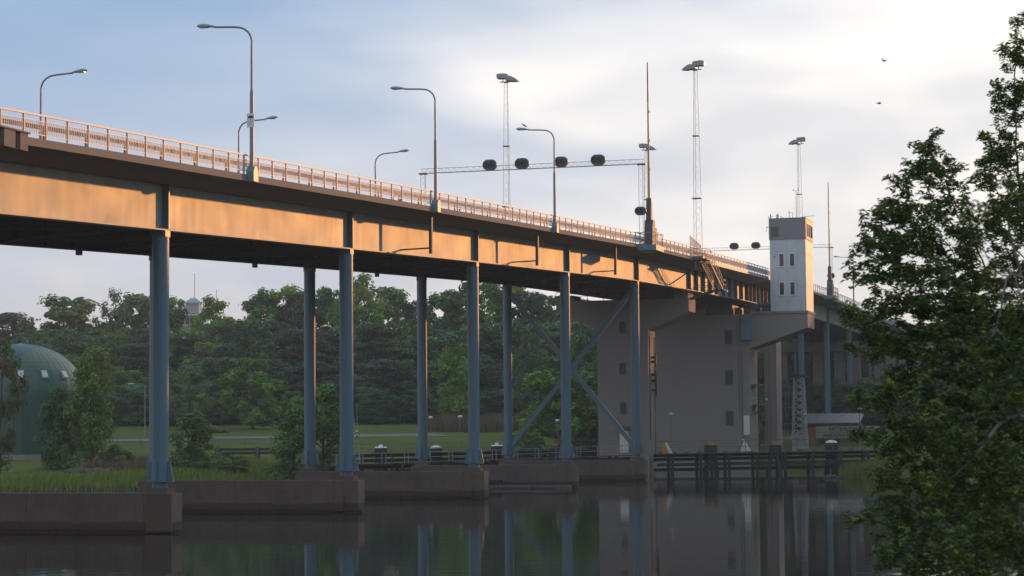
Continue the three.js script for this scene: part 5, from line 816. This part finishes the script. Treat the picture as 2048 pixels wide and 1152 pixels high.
// ───────── the tree in the foreground: branches grown towards points spread through its crown
function grow(seed, blobs, root, dens, step, kill) {
  const R = rng(seed), att = [];
  for (const [x, y, z, r] of blobs) { const n = Math.ceil(dens * r * r); for (let i = 0; i < n; i++) { let a, b, c; do { a = R() * 2 - 1; b = R() * 2 - 1; c = R() * 2 - 1; } while (a * a + b * b + c * c > 1); att.push([x + a * r, y + b * r, z + c * r, -1, 1e9]); } }
  const nodes = root.map((p, i) => ({ p: [...p], par: i - 1, ch: 0 }));
  let from = 0, live = att;
  for (let it = 0; it < 260 && live.length; it++) {
    for (const a of live) for (let i = from; i < nodes.length; i++) { const q = nodes[i].p, d = (a[0] - q[0]) ** 2 + (a[1] - q[1]) ** 2 + (a[2] - q[2]) ** 2; if (d < a[4]) { a[4] = d; a[3] = i; } }
    from = nodes.length; live = live.filter((a) => a[4] > kill * kill); const pull = new Map();
    for (const a of live) { const q = nodes[a[3]].p, d = Math.sqrt(a[4]), v = pull.get(a[3]) ?? [0, 0, 0]; v[0] += (a[0] - q[0]) / d; v[1] += (a[1] - q[1]) / d; v[2] += (a[2] - q[2]) / d; pull.set(a[3], v); }
    let grew = 0;
    for (const [i, v] of pull) { const l = Math.hypot(...v) || 1, n = nodes[i]; if (n.ch > 3) { for (const a of live) if (a[3] === i) a[4] = 0; continue; } const j = 0.25; nodes.push({ p: [n.p[0] + step * (v[0] / l + (R() - 0.5) * j), n.p[1] + step * (v[1] / l + (R() - 0.5) * j), n.p[2] + step * (v[2] / l + (R() - 0.5) * j)], par: i, ch: 0 }); n.ch++; grew++; }
    if (!grew) break;
  }
  const w = nodes.map(() => 0); for (let i = nodes.length - 1; i >= 0; i--) { if (!w[i]) w[i] = 1; if (nodes[i].par >= 0) w[nodes[i].par] += w[i]; }
  return { nodes, w, R };
}
function woodGeo({ nodes, w }, k, rmin) {
  const L = []; nodes.forEach((n, i) => { if (n.par < 0) return; const q = nodes[n.par], r1 = Math.max(rmin, k * Math.sqrt(w[i])), r0 = Math.max(rmin, Math.min(k * Math.sqrt(w[n.par]), r1 * 1.25)); const d = Math.hypot(n.p[0] - q.p[0], n.p[1] - q.p[1], n.p[2] - q.p[2]); if (d > 1e-4) L.push(norm(rod(q.p, n.p, r0, r1, w[i] > 12 ? 7 : 4))); }); return mergeGeometries(L);
}
function leafGeo({ nodes, w, R }, maxW, per, size, ar, tints, yellow) {
  const lv = new Leaves(), n = new THREE.Vector3();
  nodes.forEach((nd, i) => {
    if (nd.par < 0 || w[i] > maxW) return; const q = nodes[nd.par].p, tip = w[i] <= 2, m0 = tip ? per + 3 : Math.round(per * 0.55); const t0 = tints[Math.floor(R() * tints.length)], air = nd.p[1] > 7.2 ? 0.8 : 1, fresh = tip && R() < yellow;
    const m = Math.round(m0 * air);
    for (let k = 0; k < m; k++) {
      const a = R() * 6.28, s = size * (0.65 + 0.6 * R()), u = R(); let dx = nd.p[0] - q[0], dy = nd.p[1] - q[1], dz = nd.p[2] - q[2]; const l = Math.hypot(dx, dy, dz) || 1; dx /= l; dy /= l; dz /= l;
      const ox = (R() - 0.5) * 2, oy = (R() - 0.5) * 1.6 + 0.15, oz = (R() - 0.5) * 2, ol = Math.hypot(ox, oy, oz) || 1; const f = s * 1.25;
      const c = fresh ? [1.9, 1.55, 0.55] : t0; const t = 0.75 + 0.5 * R();
      lv.add(lerp(q[0], nd.p[0], u) + ox / ol * f + dx * s * 0.6, lerp(q[1], nd.p[1], u) + oy / ol * f + dy * s * 0.6, lerp(q[2], nd.p[2], u) + oz / ol * f + dz * s * 0.6, ox * 0.4 + R() - 0.5, 0.5 + R(), oz * 0.4 + R() - 0.5, s, ar, R, [c[0] * t, c[1] * t, c[2] * t]);
    }
  }); return lv.geo();
}
const OAK=[[-72.95,7.15,48.2,0.34],[-73.3,6.95,48.1,0.34],[-72.7,7.5,48.45,0.3], [-73.95,9.43,47.84,0.19],[-73.97,9.14,47.71,0.36],[-73.39,9.05,47.91,0.33],[-74.56,8.76,47.41,0.24],[-74.56,8.37,47.30,0.32],[-73.96,8.38,47.57,0.40],[-73.32,8.50,48.00,0.37],[-75.12,8.22,47.15,0.25],[-75.14,7.91,47.01,0.24],[-74.55,7.84,47.22,0.36],[-73.94,7.84,47.50,0.47],[-73.30,7.92,47.95,0.48],[-72.70,8.18,48.27,0.22],[-75.14,7.49,46.90,0.25],[-74.49,7.35,47.30,0.46],[-73.84,7.30,47.73,0.51],[-72.69,7.51,48.14,0.45],[-71.67,11.56,48.99,0.18],[-71.66,11.02,48.89,0.31],[-71.66,10.41,48.76,0.32],[-71.08,10.33,48.96,0.39],[-71.66,9.68,48.60,0.32],[-71.05,9.47,48.86,0.47],[-72.18,9.13,48.47,0.30],[-70.98,8.69,48.91,0.47],[-71.57,8.45,48.60,0.38],[-71.47,7.88,48.81,0.46],[-75.65,6.93,46.81,0.18],[-75.05,6.83,47.05,0.29],[-74.40,6.78,47.49,0.50],[-73.71,6.80,48.06,0.58],[-72.48,6.91,48.70,0.60],[-75.62,6.43,46.80,0.15],[-75.02,6.41,47.07,0.24],[-74.34,6.21,47.55,0.46],[-73.65,6.15,48.12,0.58],[-72.93,6.15,48.78,0.59],[-75.55,5.71,46.88,0.18],[-74.95,5.71,47.15,0.28],[-74.79,5.57,47.65,0.42],[-73.58,5.43,48.17,0.58],[-73.40,5.42,48.79,0.58],[-75.50,5.23,46.93,0.19],[-74.88,5.08,47.23,0.31],[-74.22,4.86,47.65,0.50],[-73.50,4.70,48.29,0.58],[-73.33,4.70,48.84,0.43],[-75.41,4.68,47.11,0.16],[-74.82,4.42,47.28,0.28],[-75.68,4.04,46.76,0.14],[-75.29,4.13,47.02,0.18],[-74.77,3.90,47.34,0.31],[-74.13,4.01,47.76,0.50],[-73.43,3.91,48.33,0.58],[-75.29,3.58,47.25,0.27],[-74.64,3.41,47.66,0.42],[-73.92,3.30,48.29,0.50],[-73.25,3.69,48.88,0.43] ];
const ELM=[ [-85.89,7.16,49.34,0.20],[-85.82,7.33,49.62,0.22],[-85.83,6.63,49.43,0.18],[-86.41,6.04,49.09,0.09],[-86.95,5.73,48.95,0.10],[-86.30,5.97,49.44,0.24],[-86.26,6.25,49.66,0.22],[-86.97,5.40,48.82,0.06],[-86.37,5.35,49.08,0.19],[-86.27,5.56,49.47,0.26],[-86.83,5.12,49.23,0.23],[-86.72,4.93,49.57,0.29],[-86.86,4.79,49.04,0.21],[-86.75,4.55,49.36,0.29],[-87.33,4.35,49.12,0.22],[-86.66,4.26,49.59,0.25],[-87.39,4.62,48.97,0.09] ];
{
  const A = grow(41, OAK, [[-71.2, 1.4, 49.9], [-71.3, 2.4, 49.8], [-71.45, 3.4, 49.7], [-71.55, 4.4, 49.6], [-71.65, 5.4, 49.5], [-71.7, 6.4, 49.4], [-71.75, 7.3, 49.3]], 430, 0.075, 0.085);
  console.log('oak nodes', A.nodes.length);
  const o = thing('foreground_tree', 'large dark leafy tree filling the right side of the picture in the foreground', 'tree');
  part(o, 'trunk', woodGeo(A, 0.0019, 0.003), M.bark);
  part(o, 'crown', leafGeo(A, 24, 15, 0.050, 0.42, [[1, 1, 1], [0.8, 0.95, 1.0], [1.15, 1.1, 0.8], [0.75, 0.85, 0.9]], 0.03), leafMat(0.140, 0.190, 0.056, 0.6));
  const B = grow(43, ELM, [[-84.2, 2.6, 50.5], [-84.5, 3.6, 50.4], [-84.8, 4.6, 50.3], [-85.0, 5.6, 50.2], [-85.1, 6.4, 50.2]], 1300, 0.05, 0.058);
  console.log('elm nodes', B.nodes.length);
  const e = thing('foreground_tree', 'nearer blurred tree with sparse yellow-green leaves and bare grey branches at lower right', 'tree');
  part(e, 'trunk', woodGeo(B, 0.0019, 0.0016), M.barkGrey);
  part(e, 'crown', leafGeo(B, 12, 8, 0.032, 0.45, [[1, 1, 1], [1.1, 1.05, 0.8], [0.8, 0.85, 0.8], [0.65, 0.7, 0.6]], 0.13), leafMat(0.108, 0.160, 0.048, 0.6));
}
scene.fog = new THREE.FogExp2(new THREE.Color().setRGB(0.62, 0.64, 0.65), 0.00024);
scene.traverse((o) => { delete o.userData._n; });
renderer.render(scene, camera);
